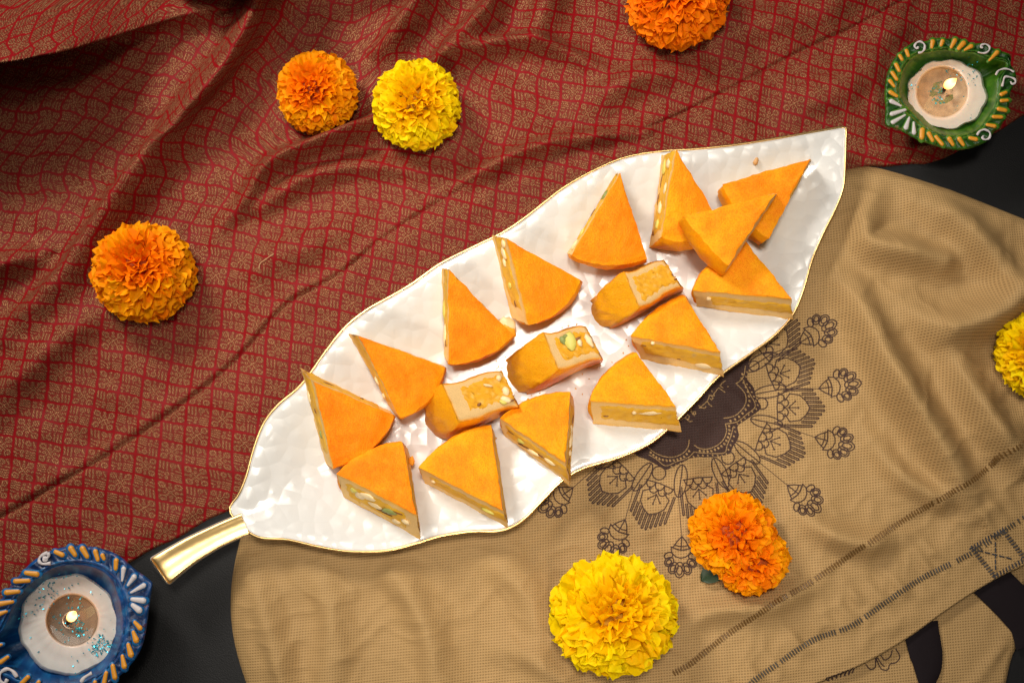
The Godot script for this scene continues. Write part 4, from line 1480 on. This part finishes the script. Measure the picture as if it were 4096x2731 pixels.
	nut(w3, on_plate(f("R5", 1150, 712), 0.0135) - w3.position, Vector3(1, 0, 0.6), Vector3(0, 0, 1), Vector3(0.0034, 0.0024, 0.0020), 4)
	nut(w5, on_plate(f("D", 478, 586), 0.0168) - w5.position, Vector3(1, 0, 0), Vector3(0, 0, 1), Vector3(0.0011, 0.0008, 0.0004), 5)
	nut(w14, on_plate(f("A", 972, 868), 0.0075) - w14.position, Vector3(1, 0, 0), Vector3(0, 0, 1), Vector3(0.0013, 0.0020, 0.0012), 4)
	# three stood on their sides
	upright("sweet stood on its side with nut bits, lowest of the three upright ones", PackedVector2Array([f("A", 1205, 262), f("A", 1680, 160), f("A", 1810, 442), f("A", 1345, 558)]), PackedVector2Array([f("A", 1072, 455), f("A", 1560, 340), f("A", 1785, 478), f("A", 1240, 712)]), 0.0205,
		[0.24, 1.005, 0.13, 0.82], [[0.42, 0.72, 0.0008, 0.0009, 2, 0.3], [0.86, 0.76, 0.0019, 0.0011, 0, -0.6], [0.80, 0.80, 0.0015, 0.0008, 1, -0.6], [0.92, 0.55, 0.0012, 0.0016, 0, 0.3], [0.90, 0.18, 0.0009, 0.0010, 0, 0.2], [0.93, 0.82, 0.0016, 0.0005, 2, 0.2], [0.68, 0.3, 0.0016, 0.0005, 0, -0.4]], 0.0)
	upright("sweet stood on its side showing a big green pistachio, middle of the three", PackedVector2Array([f("C", 985, 1003), f("C", 1345, 950), f("C", 1478, 1222), f("C", 1108, 1312)]), PackedVector2Array([f("C", 688, 1235), f("C", 1240, 1100), f("C", 1462, 1250), f("C", 828, 1528)]), 0.0205,
		[0.20, 1.005, 0.15, 0.82], [[0.52, 0.36, 0.0020, 0.0034, 1, 0.15], [0.36, 0.30, 0.0010, 0.0016, 3, 0.4], [0.70, 0.44, 0.0009, 0.0013, 0, 0.2], [0.68, 0.32, 0.0014, 0.0008, 2, 0.3], [0.92, 0.42, 0.0010, 0.0024, 0, 0.4], [0.46, 0.2, 0.0012, 0.0008, 3, 0.2]], -0.06)
	upright("plain sweet stood on its side with deep wrinkles, nearest the heap", PackedVector2Array([f("C", 1662, 490), f("C", 2002, 398), f("C", 2152, 622), f("C", 1792, 788)]), PackedVector2Array([f("C", 1392, 735), f("C", 1890, 560), f("C", 2140, 660), f("C", 1525, 976)]), 0.0205,
		[0.13, 1.005, 0.16, 0.86], [[0.97, 0.7, 0.0006, 0.0006, 2, 0.0]], -0.08)

# ------------------------------------------------------------------ marigolds
var petal_meshes := []

func petal(k: int) -> ArrayMesh:
	var r := RandomNumberGenerator.new()
	r.seed = 100 + k
	var s := Surf.new()
	var ph1 := r.randf() * TAU
	var ph2 := r.randf() * TAU
	var curl := r.randf_range(0.2, 0.6)
	var nu := 8
	var nv := 5
	for j in nv:
		var y := j / (nv - 1.0)
		for i in nu:
			var a := i / (nu - 1.0) * 2.0 - 1.0
			var w := 0.16 + 0.40 * pow(y, 0.75)
			var lobe := 0.10 * cos(a * 4.2 + ph1) + 0.05 * sin(a * 9.0 + ph2)
			var yy := y * (1.0 - 0.16 * a * a) + lobe * y * y
			var z := -curl * y * y * y + 0.27 * y * sin(a * 4.6 + ph2) + 0.13 * y * y * cos(a * 8.5 + ph1) + 0.22 * a * a * y
			s.add(Vector3(a * w, yy, z))
	s.grid(0, nu, nv, false, true)
	return s.mesh()

func marigold(label: String, cat_group: String, lobes: Array, ground: Callable, mats: Array, core: Material, sd: int, tiltv := Vector3.ZERO) -> Node3D:
	var r := RandomNumberGenerator.new()
	r.seed = sd
	var th: Node3D
	var base := Vector3.ZERO
	var list := []
	for q in lobes:
		var g: Vector3 = ground.call(Vector2(q[0], q[1]))
		var hgt: float = minf(q[2], q[3]) * S
		var c := P(Vector2(q[0], q[1]), g.y + hgt * 0.52)
		list.append([c, q[2] * S * 0.93, q[3] * S * 0.93, hgt * 0.82])
	base = list[0][0] - Vector3(0, list[0][3] * 0.6, 0)
	th = thing("marigold", base, label, "flower", cat_group)
	var done := 0
	for li in list.size():
		var c: Vector3 = list[li][0]
		var rx: float = list[li][1]
		var rz: float = list[li][2]
		var ry: float = list[li][3]
		var cs := SphereMesh.new()
		cs.radius = 1.0
		cs.height = 2.0
		cs.radial_segments = 20
		cs.rings = 10
		var co := obj("flower_core", cs, core, th)
		co.transform = Transform3D(Basis.from_scale(Vector3(rx, ry, rz) * 0.66), c - base)
		var rot := Basis.from_euler(tiltv)
		var n: int = lobes[li][4]
		for i in n:
			var fi := pow((i + 0.5) / n, 1.18)
			var cosp := 1.0 - 1.5 * fi           # from the crown to well under the equator
			var sinp := sqrt(maxf(1.0 - cosp * cosp, 0.0))
			var ang := i * 2.399963 + r.randf_range(-0.25, 0.25)
			var d := rot * Vector3(sinp * cos(ang), cosp, sinp * sin(ang))
			var inner := smoothstep(0.16, 0.0, fi)
			var p := c + Vector3(d.x * rx, d.y * ry, d.z * rz) * lerpf(0.67, 0.76, inner)
			var skip := false
			for lj in list.size():
				if lj != li:
					var e: Vector3 = p + d * rx * 0.3 - list[lj][0]
					if Vector3(e.x / list[lj][1], e.y / list[lj][3], e.z / list[lj][2]).length() < 0.85:
						skip = true
			if skip:
				continue
			# petals stand outwards and lean away from the crown
			var lean := (d * 1.0 + Vector3(d.x, 0, d.z) * (0.42 - 0.3 * inner) + Vector3(0, -0.10, 0)).normalized()
			lean = (lean + Vector3(r.randf_range(-1, 1), r.randf_range(-1, 1), r.randf_range(-1, 1)) * 0.20).normalized()
			var away := rot * Vector3(0, 1, 0)
			var zf := (away - lean * away.dot(lean))
			if zf.length() < 0.15:
				zf = Vector3(cos(ang), 0, sin(ang)).cross(lean)
			zf = zf.normalized().rotated(lean, r.randf_range(-0.65, 0.65) + inner * r.randf_range(-1.5, 1.5))
			var xf := lean.cross(zf).normalized()
			var L := (rx + rz) * 0.5 * lerpf(0.375, 0.28, inner) * r.randf_range(0.88, 1.1)
			var W := (rx + rz) * 0.5 * lerpf(0.385, 0.29, inner) * r.randf_range(0.85, 1.15)
			var o := MeshInstance3D.new()
			o.mesh = petal_meshes[r.randi() % petal_meshes.size()]
			o.material_override = mats[0] if r.randf() > 0.45 + 0.0 * inner else mats[1 + r.randi() % (mats.size() - 1)]
			if inner > 0.3:
				o.material_override = mats[mats.size() - 1]
			o.name = "petal"
			th.add_child(o, true)
			o.transform = Transform3D(Basis(xf * W, lean * L, zf * L * 0.8), p - base)
			done += 1
	return th

func flowers() -> void:
	for k in 9:
		petal_meshes.append(petal(k))
	var om := []
	for c in [Color(1.0, 0.36, 0.001), Color(1.0, 0.31, 0.001), Color(1.0, 0.41, 0.001), Color(0.98, 0.24, 0.001)]:
		om.append(pm_(c))
	var rm := []
	for c in [Color(0.97, 0.23, 0.001), Color(0.95, 0.20, 0.001), Color(0.98, 0.26, 0.001), Color(0.94, 0.17, 0.001)]:
		rm.append(pm_(c))
	var ym := []
	for c in [Color(1.0, 0.72, 0.001), Color(1.0, 0.67, 0.001), Color(1.0, 0.77, 0.002), Color(1.0, 0.58, 0.001)]:
		ym.append(pm_(c))
	var oc := mat(lin(0.45, 0.08, 0.003), 0.8)
	var yc := mat(lin(0.55, 0.26, 0.004), 0.8)
	var og := "orange marigold heads strewn on the cloths"
	var yg := "yellow marigold heads strewn on the cloths"
	var gc := func(q): return on_cloth(q)
	var gb := func(q): return on_bag(q)
	marigold("orange marigold head on the red cloth, touching-distance left of the yellow one", og, [[728, 212, 94, 99, 290]], gc, om, oc, 31, Vector3(0.1, 0, 0.15))
	marigold("yellow marigold head on the red cloth beside a small orange marigold", yg, [[957, 240, 102, 108, 295]], gc, ym, yc, 32, Vector3(0.12, 0, -0.05))
	marigold("deep orange marigold head cut off by the upper border of the photo", og, [[1556, 4, 123, 112, 290]], gc, rm, oc, 33, Vector3(-0.25, 0, 0.05))
	marigold("orange marigold head alone beside the long cloth fold, near the left border", og, [[328, 625, 118, 114, 295]], gc, om, oc, 34, Vector3(-0.12, 0, -0.14))
	marigold("yellow marigold head on the beige bag, cut off by the right border", yg, [[2376, 812, 80, 104, 250]], gb, ym, yc, 35, Vector3(0.0, 0, 0.2))
	var th := marigold("heart-shaped orange marigold with a green leaf, on the printed mandala", og, [[1684, 1226, 98, 95, 190], [1726, 1282, 86, 80, 170]], gb, om, oc, 36, Vector3(0.12, 0, 0.0))
	marigold("largest yellow marigold head, on the beige bag below the platter", yg, [[1409, 1412, 142, 131, 295]], gb, ym, yc, 37, Vector3(-0.12, 0, -0.10))
	# leaf under the heart-shaped one
	var s := Surf.new()
	var a := on_bag(Vector2(1650, 1300), 0.006)
	var b := on_bag(Vector2(1608, 1334), 0.003)
	var d := (b - a)
	var sd := d.normalized().cross(Vector3.UP).normalized()
	for j in 9:
		var t := j / 8.0
		for i in 5:
			var e := i / 4.0 * 2.0 - 1.0
			var w := 0.0042 * pow(sin(PI * clampf(0.25 + t * 0.75, 0, 1)), 0.6)
			s.add(a + d * t + sd * e * w + Vector3(0, 0.0008 * e * e - 0.001 * t * t, 0) - th.position)
	s.grid(0, 5, 9)
	obj("leaf", s.mesh(), mat(lin(0.012, 0.035, 0.010), 0.5), th)

func pm_(c: Color) -> StandardMaterial3D:
	var m := mat(lin(c.r, c.g, c.b), 0.6)
	m.metallic_specular = 0.2
	m.backlight_enabled = true
	m.backlight = lin(0.4, c.g * 0.4, 0.0)
	return m

# ------------------------------------------------------------------ clay lamps
func mottle(c: Array) -> StandardMaterial3D:
	var m := mat(lin(c[0], c[1], c[2]), 0.5)
	m.albedo_texture = noise_tex(0.012, 256, 3, 0.62, 1.0, FastNoiseLite.TYPE_SIMPLEX, 8)
	return m

func radial(poly: PackedVector2Array, c: Vector2, ang: float) -> float:
	var d := Vector2(cos(ang), sin(ang))
	var best := 0.0
	var n := poly.size()
	for i in n:
		var hit = Geometry2D.segment_intersects_segment(c, c + d * 5000.0, poly[i], poly[(i + 1) % n])
		if hit != null:
			best = maxf(best, c.distance_to(hit))
	return best

func diya(label: String, fr: String, outer: Array, inner: Array, ctr: Vector2, ground: float, tall: float, colr: Color, dark: Color, worn: Color, marks: Dictionary, wax: Dictionary) -> void:
	var c2 := f(fr, ctr.x, ctr.y)
	var po := smooth2(fs(fr, outer), 4, true)
	var pi := smooth2(fs(fr, inner), 4, true)
	var H := ground + tall
	var base := P(c2, ground)
	var th := thing("clay_lamp", base, label, "oil lamp", "painted clay lamps with lit wax")
	var n := 168
	var ro := []
	var ri := []
	for i in n:
		var a := TAU * i / n
		ro.append(radial(po, c2, a))
		ri.append(radial(pi, c2, a))
	var s := Surf.new()
	# [mix from inner (0) to outer (1), scale, height]
	var prof := [[1.0, 0.60, 0.0], [1.0, 0.74, 0.10], [1.0, 0.88, 0.40], [1.0, 0.955, 0.72], [1.0, 0.985, 0.90], [1.0, 0.985, 0.965], [1.0, 0.955, 1.0], [0.75, 1.0, 1.0], [0.5, 1.0, 0.985], [0.3, 1.0, 0.985], [0.2, 1.0, 1.02], [0.12, 1.0, 1.0], [0.06, 1.0, 0.95], [0.0, 1.0, 0.985], [0.0, 0.97, 0.93], [0.0, 0.92, 0.80], [0.0, 0.84, 0.62], [0.0, 0.70, 0.42], [0.0, 0.4, 0.34], [0.0, 0.08, 0.34]]
	for q in prof:
		for i in n:
			var a := TAU * i / n
			var r: float = lerpf(ri[i], ro[i], q[0]) * q[1]
			var h: float = ground + tall * q[2]
			if q[2] > 0.9 and q[0] > 0.25:
				h += 0.0004 * sin(a * 40.0 + r * 0.15)
			var p := P(c2 + Vector2(cos(a), sin(a)) * r, h)
			p += Vector3(0, 1, 0) * 0.0005 * nz.get_noise_3d(p.x * 300, p.y * 300, p.z * 300)
			var w := nz2.get_noise_3d(p.x * 240, p.y * 500, p.z * 240)
			var cc := colr.lerp(dark, clampf(0.45 - nz.get_noise_3d(p.x * 110, p.y * 90, p.z * 110), 0, 1) * 0.8)
			if q[0] < 0.25:
				cc = cc.lerp(worn, clampf(w * 1.5 - 0.15, 0, 0.5))
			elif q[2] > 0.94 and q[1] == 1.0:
				cc = dark  # rim between the ribs painted darker, groove shade put into the colour
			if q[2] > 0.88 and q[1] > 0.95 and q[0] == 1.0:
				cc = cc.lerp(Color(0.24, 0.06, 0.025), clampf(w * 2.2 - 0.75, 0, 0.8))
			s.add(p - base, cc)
	s.grid(0, n, prof.size(), true, false)
	s.fan(s.add(P(c2, ground + tall * 0.34) - base, dark), (prof.size() - 1) * n, n, true)
	var bm := mat(Color.WHITE, 0.42, 0.0, true)
	bump(triplanar(bm, 60.0), noise_tex(0.03, 256, 3, 0.0, 1.0, FastNoiseLite.TYPE_SIMPLEX, 4), 0.012)
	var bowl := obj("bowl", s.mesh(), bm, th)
	# raised ribs of the rim with their dabs of paint
	var ridge := mat(Color.WHITE, 0.42, 0.0, true)
	bump(triplanar(ridge, 60.0), noise_tex(0.03, 256, 3, 0.0, 1.0, FastNoiseLite.TYPE_SIMPLEX, 4), 0.010)
	var yel := mat(lin(0.72, 0.30, 0.018), 0.4)
	var wht := mat(lin(0.62, 0.57, 0.58), 0.4)
	for key in ["strokes", "petals"]:
		for q in marks[key]:
			var a := f(fr, q[0], q[1])
			var b := f(fr, q[2], q[3])
			var k: float = 0.57422 / FR[fr][2] * S      # metres per unit of the close-up
			var ra: float = q[4] * k * 1.22
			var rb: float = q[5] * k * 1.22
			var d := (b - a).normalized() * 9.0
			var rs := Surf.new()
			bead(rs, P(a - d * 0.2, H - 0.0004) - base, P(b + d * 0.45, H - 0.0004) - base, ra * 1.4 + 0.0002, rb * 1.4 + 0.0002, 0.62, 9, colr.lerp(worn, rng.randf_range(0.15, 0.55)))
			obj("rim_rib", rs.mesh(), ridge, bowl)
			var bs := Surf.new()
			bead(bs, P(a, H + ra * 0.55) - base, P(b, H + rb * 0.55) - base, ra, rb, 0.62, 9)
			obj("yellow_dab" if key == "strokes" else "white_petal", bs.mesh(), yel if key == "strokes" else wht, th)
	for q in marks["scrolls"]:
		var pts := PackedVector3Array()
		var rad := PackedFloat32Array()
		var pp := smooth2(fs(fr, q[1]), 4)
		for i in pp.size():
			pts.append(P(pp[i], H + 0.0006) - base)
			rad.append(q[0] * 0.57422 / FR[fr][2] * S * (0.8 + 0.2 * sin(i * 0.9)))
		var ts := Surf.new()
		tube(ts, pts, rad, 0.6, 8)
		obj("white_scroll", ts.mesh(), wht, th)
	# wax
	var wc := f(fr, wax.c[0], wax.c[1])
	var pc := f(fr, wax.pool[0], wax.pool[1])
	var ku: float = 0.57422 / FR[fr][2]
	var wl: float = ground + tall * wax.level
	var ws := Surf.new()
	var wn := 96
	var wp := [[1.0, -0.0035, 0], [1.0, -0.0012, 0], [0.985, 0.0002, 0], [0.95, 0.0010, 0], [0.85, 0.0012, 0], [0.5, 0.0009, 0], [0.2, 0.0007, 0], [1.10, 0.0008, 1], [1.05, 0.0002, 1], [1.02, -0.0012, 1], [1.0, -0.0028, 1], [0.98, -0.0034, 1]]
	for q in wp:
		for i in wn:
			var a := TAU * i / wn
			var wav := 1.0 + 0.022 * sin(a * 9.0 + 1.0) + 0.04 * nz.get_noise_2d(cos(a) * 2.0 + wax.seed, sin(a) * 2.0)
			var e := wc + Vector2(cos(a) * wax.c[2], sin(a) * wax.c[3]) * ku * wav
			var i2: Vector2 = pc + Vector2(cos(a), sin(a)) * wax.pool[2] * ku
			var p: Vector2
			if q[2] == 0:
				p = i2.lerp(e, 0.25 + 0.75 * q[0]) if q[0] < 0.9 else wc.lerp(e, q[0])
			else:
				p = pc.lerp(i2, q[0])
			var v := P(p, wl + q[1])
			v.y += 0.0002 * nz.get_noise_2d(v.x * 400, v.z * 400)
			ws.add(v - base)
	ws.grid(0, wn, wp.size(), true, false)
	var wm := mat(lin(wax.col[0], wax.col[1], wax.col[2]), 0.34)
	wm.subsurf_scatter_enabled = true
	wm.subsurf_scatter_strength = 0.1
	wm.clearcoat_enabled = true
	wm.clearcoat = 0.35
	wm.clearcoat_roughness = 0.2
	var wo := obj("wax", ws.mesh(), wm, th)
	var pl := Surf.new()
	for j in 6:
		for i in 48:
			var a := TAU * i / 48
			pl.add(P(pc + Vector2(cos(a), sin(a)) * wax.pool[2] * ku * 1.01 * (j + 0.05) / 5.0, wl - 0.0026 + 0.00025 * pow(j / 5.0, 6.0)) - base)
	pl.grid(0, 48, 6, true, true)
	var plm := mat(Color(1, 0.97, 0.9, 0.10), 0.03)
	plm.transparency = BaseMaterial3D.TRANSPARENCY_ALPHA
	var hol := Surf.new()
	for j in 8:
		for i in 48:
			var a := TAU * i / 48
			var q := (j + 0.05) / 7.0
			hol.add(P(pc + Vector2(cos(a), sin(a)) * wax.pool[2] * ku * 1.0 * q, wl - 0.0024 - 0.0042 * (1.0 - pow(q, 3.0)) + 0.0003 * sin(q * 9.0)) - base)
	hol.grid(0, 48, 8, true, true)
	obj("pool_floor", hol.mesh(), triplanar(mottle(wax.liquid), 50.0), wo)
	obj("melted_pool", pl.mesh(), plm, wo)
	if wax.holder > 0.0:
		var hs := Surf.new()
		var hp := PackedVector3Array()
		for i in 28:
			hp.append(P(f(fr, 698, 948) + Vector2(cos(TAU * i / 28), sin(TAU * i / 28)) * wax.holder * ku, wl - 0.0046) - base)
		tube(hs, hp, PackedFloat32Array([0.0007]), 0.7, 7, true)
		obj("wick_holder", hs.mesh(), mat(lin(0.42, 0.36, 0.28), 0.15, 1.0), wo)
	# wick and flame
	var w0 := P(f(fr, wax.wick[0], wax.wick[1]), wl - 0.003)
	var w1 := P(f(fr, wax.wick[2], wax.wick[3]), wl + 0.003)
	var wk := Surf.new()
	tube(wk, PackedVector3Array([w0 - base, w0.lerp(w1, 0.6) - base, w1 - base]), PackedFloat32Array([0.0008, 0.0008, 0.0006]), 1.0, 8)
	obj("wick", wk.mesh(), mat(lin(0.02, 0.012, 0.008), 0.9), wo)
	var f1 := P(f(fr, wax.flame[0], wax.flame[1]), wl + wax.flame[2])
	var fl := Surf.new()
	var rr := [0.15, 0.6, 0.9, 1.0, 0.92, 0.75, 0.52, 0.28, 0.05]
	var ra2 := PackedFloat32Array()
	var fp := PackedVector3Array()
	var f0 := w1 - (w1 - w0) * 0.25
	for i in rr.size():
		fp.append(f0.lerp(f1, i / 8.0) - base)
		ra2.append(rr[i] * wax.flame[3])
	tube(fl, fp, ra2, 1.0, 12)
	for k in fl.v.size():
		fl.uv[k] = Vector2(0.5, clampf(int(k / 12.0) / 8.0, 0.0, 1.0))
	var fm := mat(lin(1.0, 0.62, 0.2), 1.0)
	fm.emission_enabled = true
	fm.emission = Color.WHITE
	fm.emission_operator = BaseMaterial3D.EMISSION_OP_MULTIPLY
	var fg := Gradient.new()
	fg.offsets = PackedFloat32Array([0.0, 0.18, 0.4, 0.7, 1.0])
	fg.colors = PackedColorArray([Color(0.55, 0.22, 0.06), Color(0.95, 0.50, 0.14), Color(1.0, 0.80, 0.48), Color(1.0, 0.88, 0.62), Color(1.0, 0.66, 0.30)])
	var ft := GradientTexture2D.new()
	ft.gradient = fg
	ft.width = 8
	ft.height = 64
	ft.fill_from = Vector2(0, 0)
	ft.fill_to = Vector2(0, 1)
	fm.emission_texture = ft
	fm.emission_energy_multiplier = wax.flame[4]
	obj("flame", fl.mesh(true), fm, wo)
	var ol := OmniLight3D.new()
	ol.name = "flame_light"
	ol.light_color = Color(1.0, 0.60, 0.25)
	ol.light_energy = wax.flame[5]
	ol.light_size = wax.flame[3]
	ol.omni_range = 4.0
	ol.omni_attenuation = 2.0
	ol.shadow_enabled = true
	add_child(ol)
	ol.position = f0.lerp(f1, 0.45)
	# loose blue glitter on the wax
	var gl := Surf.new()
	var r := RandomNumberGenerator.new()
	r.seed = int(wax.seed * 10) + 3
	for q in wax.glitter:
		for i in int(q[3]):
			var a := r.randf() * TAU
			var dd := sqrt(r.randf()) * float(q[2])
			var g := f(fr, q[0] + cos(a) * dd, q[1] + sin(a) * dd)
			var p := P(g, wl + float(q[4])) - base
			var sz := r.randf_range(0.00016, 0.00042)
			var ax := Vector3(cos(a), r.randf_range(-0.4, 0.4), sin(a)) * sz
			var ay := Vector3(-sin(a), r.randf_range(-0.4, 0.4), cos(a)) * sz * 0.6
			var b0 := gl.add(p - ax - ay)
			gl.add(p + ax - ay)
			gl.add(p + ax + ay)
			gl.add(p - ax + ay)
			gl.tri(b0, b0 + 1, b0 + 2)
			gl.tri(b0, b0 + 2, b0 + 3)
	var go := obj("glitter", gl.mesh(), mat(lin(0.02, 0.42, 0.58), 0.25, 0.5), wo)
	go.set_meta("kind", "stuff")

func lamps() -> void:
	diya("green clay lamp with a burning wick, half on the red cloth's corner", "G",
		[260, 1170, 258, 1000, 248, 780, 270, 600, 310, 480, 400, 330, 500, 250, 600, 185, 720, 180, 820, 150, 920, 138, 1000, 150, 1090, 143, 1200, 165, 1300, 208, 1400, 198, 1500, 245, 1600, 290, 1720, 330, 1745, 400, 1735, 450, 1785, 520, 1805, 620, 1780, 690, 1740, 760, 1725, 850, 1715, 970, 1680, 1080, 1620, 1180, 1540, 1250, 1480, 1340, 1380, 1400, 1250, 1445, 1100, 1462, 950, 1440, 800, 1400, 640, 1340, 500, 1270, 380, 1205],
		[430, 800, 440, 640, 500, 470, 620, 345, 780, 310, 950, 285, 1150, 305, 1300, 320, 1420, 375, 1560, 400, 1660, 420, 1700, 470, 1640, 540, 1575, 640, 1570, 800, 1530, 960, 1440, 1100, 1330, 1230, 1150, 1285, 950, 1280, 780, 1210, 650, 1090, 530, 970],
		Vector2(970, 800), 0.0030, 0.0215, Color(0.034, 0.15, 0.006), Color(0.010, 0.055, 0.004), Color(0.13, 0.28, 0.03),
		{"strokes": [[515, 298, 535, 355, 19, 17], [440, 358, 462, 400, 18, 16], [395, 460, 428, 530, 20, 17], [352, 555, 400, 630, 20, 17], [325, 650, 372, 712, 20, 14], [330, 780, 400, 825, 22, 16], [820, 190, 808, 258, 22, 15], [935, 185, 918, 232, 20, 15], [1078, 178, 1035, 256, 22, 14], [1180, 208, 1122, 270, 24, 18], [1268, 245, 1192, 288, 22, 10], [1570, 318, 1478, 410, 22, 9], [1620, 805, 1672, 782, 20, 16], [1620, 880, 1688, 875, 18, 16], [1590, 975, 1665, 992, 22, 20], [1528, 1065, 1620, 1070, 18, 18], [1455, 1158, 1540, 1175, 16, 20], [700, 1218, 692, 1305, 24, 24], [775, 1262, 818, 1340, 22, 18], [860, 1300, 930, 1385, 18, 18], [1015, 1325, 1056, 1390, 24, 16], [1132, 1325, 1176, 1392, 24, 16], [1255, 1312, 1325, 1328, 18, 20]],
		"petals": [[340, 885, 450, 938, 24, 10], [345, 1032, 500, 985, 22, 14], [358, 1128, 500, 1045, 22, 9], [508, 1190, 548, 1075, 24, 10], [602, 1250, 600, 1130, 22, 9]],
		"scrolls": [[15.0, [655, 252, 632, 272, 610, 245, 632, 205, 680, 192, 725, 228, 722, 282, 690, 315, 650, 320]], [14.0, [1405, 262, 1378, 256, 1390, 230, 1440, 222, 1482, 255, 1470, 300, 1420, 326, 1345, 314]], [15.0, [1628, 715, 1640, 660, 1662, 602, 1720, 605, 1775, 630, 1780, 672, 1740, 682, 1728, 655]], [15.0, [1335, 1278, 1370, 1230, 1430, 1215, 1485, 1250, 1480, 1310, 1430, 1330, 1395, 1308, 1412, 1288]], [14.0, [1555, 580, 1585, 530, 1650, 508, 1710, 515, 1765, 545]]]},
		{"c": [985, 805, 468, 408], "pool": [930, 780, 285], "level": 0.64, "seed": 2.0, "col": [0.66, 0.64, 0.58], "holder": 0.0, "liquid": [0.56, 0.46, 0.28], "wick": [950, 762, 966, 712], "flame": [1100, 620, 0.016, 0.0021, 2.6, 0.00018],
		"glitter": [[880, 790, 110, 14, -0.0024], [1200, 480, 150, 14, 0.0014], [1250, 620, 120, 14, 0.0014], [900, 880, 60, 12, -0.0024], [1010, 570, 60, 5, -0.0024], [1000, 1000, 280, 10, 0.0014], [640, 650, 120, 4, 0.0014]]})
	diya("blue clay lamp with glittery wax and a small flame, by the gold handle", "B",
		[1528, 575, 1480, 520, 1350, 430, 1200, 300, 1060, 235, 900, 200, 750, 188, 600, 213, 480, 250, 370, 310, 250, 408, 170, 500, 90, 600, 30, 690, -60, 810, -150, 960, -250, 1130, -330, 1350, -260, 1520, -100, 1610, 150, 1710, 500, 1750, 800, 1720, 980, 1670, 1100, 1580, 1200, 1500, 1300, 1400, 1380, 1290, 1430, 1180, 1460, 1050, 1482, 900, 1500, 750, 1522, 620],
		[1185, 720, 1110, 530, 960, 420, 750, 385, 550, 410, 400, 490, 250, 610, 130, 760, 60, 950, -30, 1100, -150, 1240, -200, 1340, -100, 1430, 60, 1440, 200, 1520, 400, 1590, 700, 1600, 950, 1510, 1120, 1340, 1205, 1150, 1225, 950, 1205, 800],
		Vector2(690, 970), 0.0020, 0.0240, Color(0.003, 0.075, 0.27), Color(0.002, 0.018, 0.080), Color(0.015, 0.22, 0.48),
		{"strokes": [[550, 265, 615, 295, 18, 20], [702, 232, 742, 295, 24, 18], [818, 235, 862, 312, 24, 18], [945, 262, 968, 342, 20, 16], [1015, 300, 1030, 335, 18, 14], [1152, 352, 1146, 432, 20, 16], [255, 472, 360, 488, 18, 22], [150, 556, 280, 552, 20, 16], [62, 668, 178, 660, 22, 16], [-10, 782, 118, 762, 22, 14], [-20, 885, 58, 858, 20, 12], [-40, 1200, 8, 1188, 18, 10], [1338, 965, 1388, 1022, 14, 20], [1322, 1062, 1350, 1142, 14, 24], [1272, 1190, 1298, 1286, 16, 24], [1213, 1302, 1232, 1402, 14, 22], [1118, 1400, 1138, 1512, 18, 20], [1052, 1470, 1030, 1570, 16, 18], [70, 1312, 0, 1362, 14, 18], [272, 1512, 205, 1580, 18, 18], [940, 1560, 930, 1640, 16, 18], [380, 1560, 330, 1640, 16, 18]],
		"petals": [[1226, 435, 1210, 550, 20, 9], [1330, 515, 1268, 595, 22, 10], [1425, 600, 1300, 668, 20, 9], [1312, 735, 1420, 750, 16, 24], [1318, 795, 1380, 845, 18, 26]],
		"scrolls": [[20.0, [470, 272, 480, 305, 455, 330, 432, 318, 440, 350, 470, 340]], [18.0, [470, 270, 400, 310, 385, 355, 420, 385, 500, 378]], [20.0, [165, 1510, 120, 1450, 60, 1430, 0, 1470, -10, 1540, 40, 1570, 70, 1530]], [20.0, [800, 1560, 840, 1510, 910, 1470]]]},
		{"c": [680, 985, 500, 505], "pool": [716, 945, 250], "level": 0.62, "seed": 5.0, "col": [0.56, 0.55, 0.53], "holder": 80.0, "liquid": [0.15, 0.12, 0.08], "wick": [668, 975, 690, 930], "flame": [748, 855, 0.010, 0.0020, 2.6, 0.00012],
		"glitter": [[1010, 1180, 100, 70, 0.0014], [960, 1240, 60, 30, 0.0014], [470, 680, 150, 34, 0.0014], [300, 850, 140, 16, 0.0014], [755, 940, 40, 22, -0.0022], [790, 1060, 60, 24, -0.0022], [720, 950, 230, 30, -0.0022], [640, 560, 160, 14, 0.0014], [680, 1000, 480, 40, 0.0014]]})

# ------------------------------------------------------------------ small bits
func bits() -> void:
	var s := Surf.new()
	var pts := PackedVector3Array()
	var rad := PackedFloat32Array()
	var pp := smooth2(fs("R4", [1785, 285, 1790, 250, 1830, 218, 1885, 180]), 5)
	for p in pp:
		pts.append(on_cloth(p, 0.0006))
		rad.append(0.00016)
	tube(s, pts, rad, 1.0, 5)
	var o := obj("loose_thread", s.mesh(), mat(lin(0.62, 0.36, 0.18), 0.7), self)
	tag(o, "short pale loose thread lying on the red cloth", "thread")
	s = Surf.new()
	var c := on_plate(Vector2(1737, 369), 0.0008)
	bead(s, c + Vector3(-0.0003, 0, 0.0008), c + Vector3(0.0003, 0.0003, -0.0006), 0.0011, 0.0008, 0.9, 9)
	o = obj("nut_crumb", s.mesh(), mat(lin(0.66, 0.36, 0.14), 0.6), self)
	tag(o, "single nut crumb on the platter behind the heap of sweets", "crumb")
	s = Surf.new()
	for i in 90:
		var q := Vector2(rng.randf_range(1080, 1560), 0)
		q.y = lerpf(940, 700, (q.x - 1080) / 480.0) + rng.randf_range(-90, 110)
		var p := on_plate(q, 0.0002)
		bead(s, p, p + Vector3(rng.randf_range(-1, 1), 0, rng.randf_range(-1, 1)) * 0.0004, rng.randf_range(0.00018, 0.0004), 0.00022, 0.7, 5)
	o = obj("crumbs", s.mesh(), mat(lin(0.66, 0.33, 0.06), 0.6), self)
	tag(o, "fine orange crumbs scattered on the platter between the sweets", "", "", "stuff")
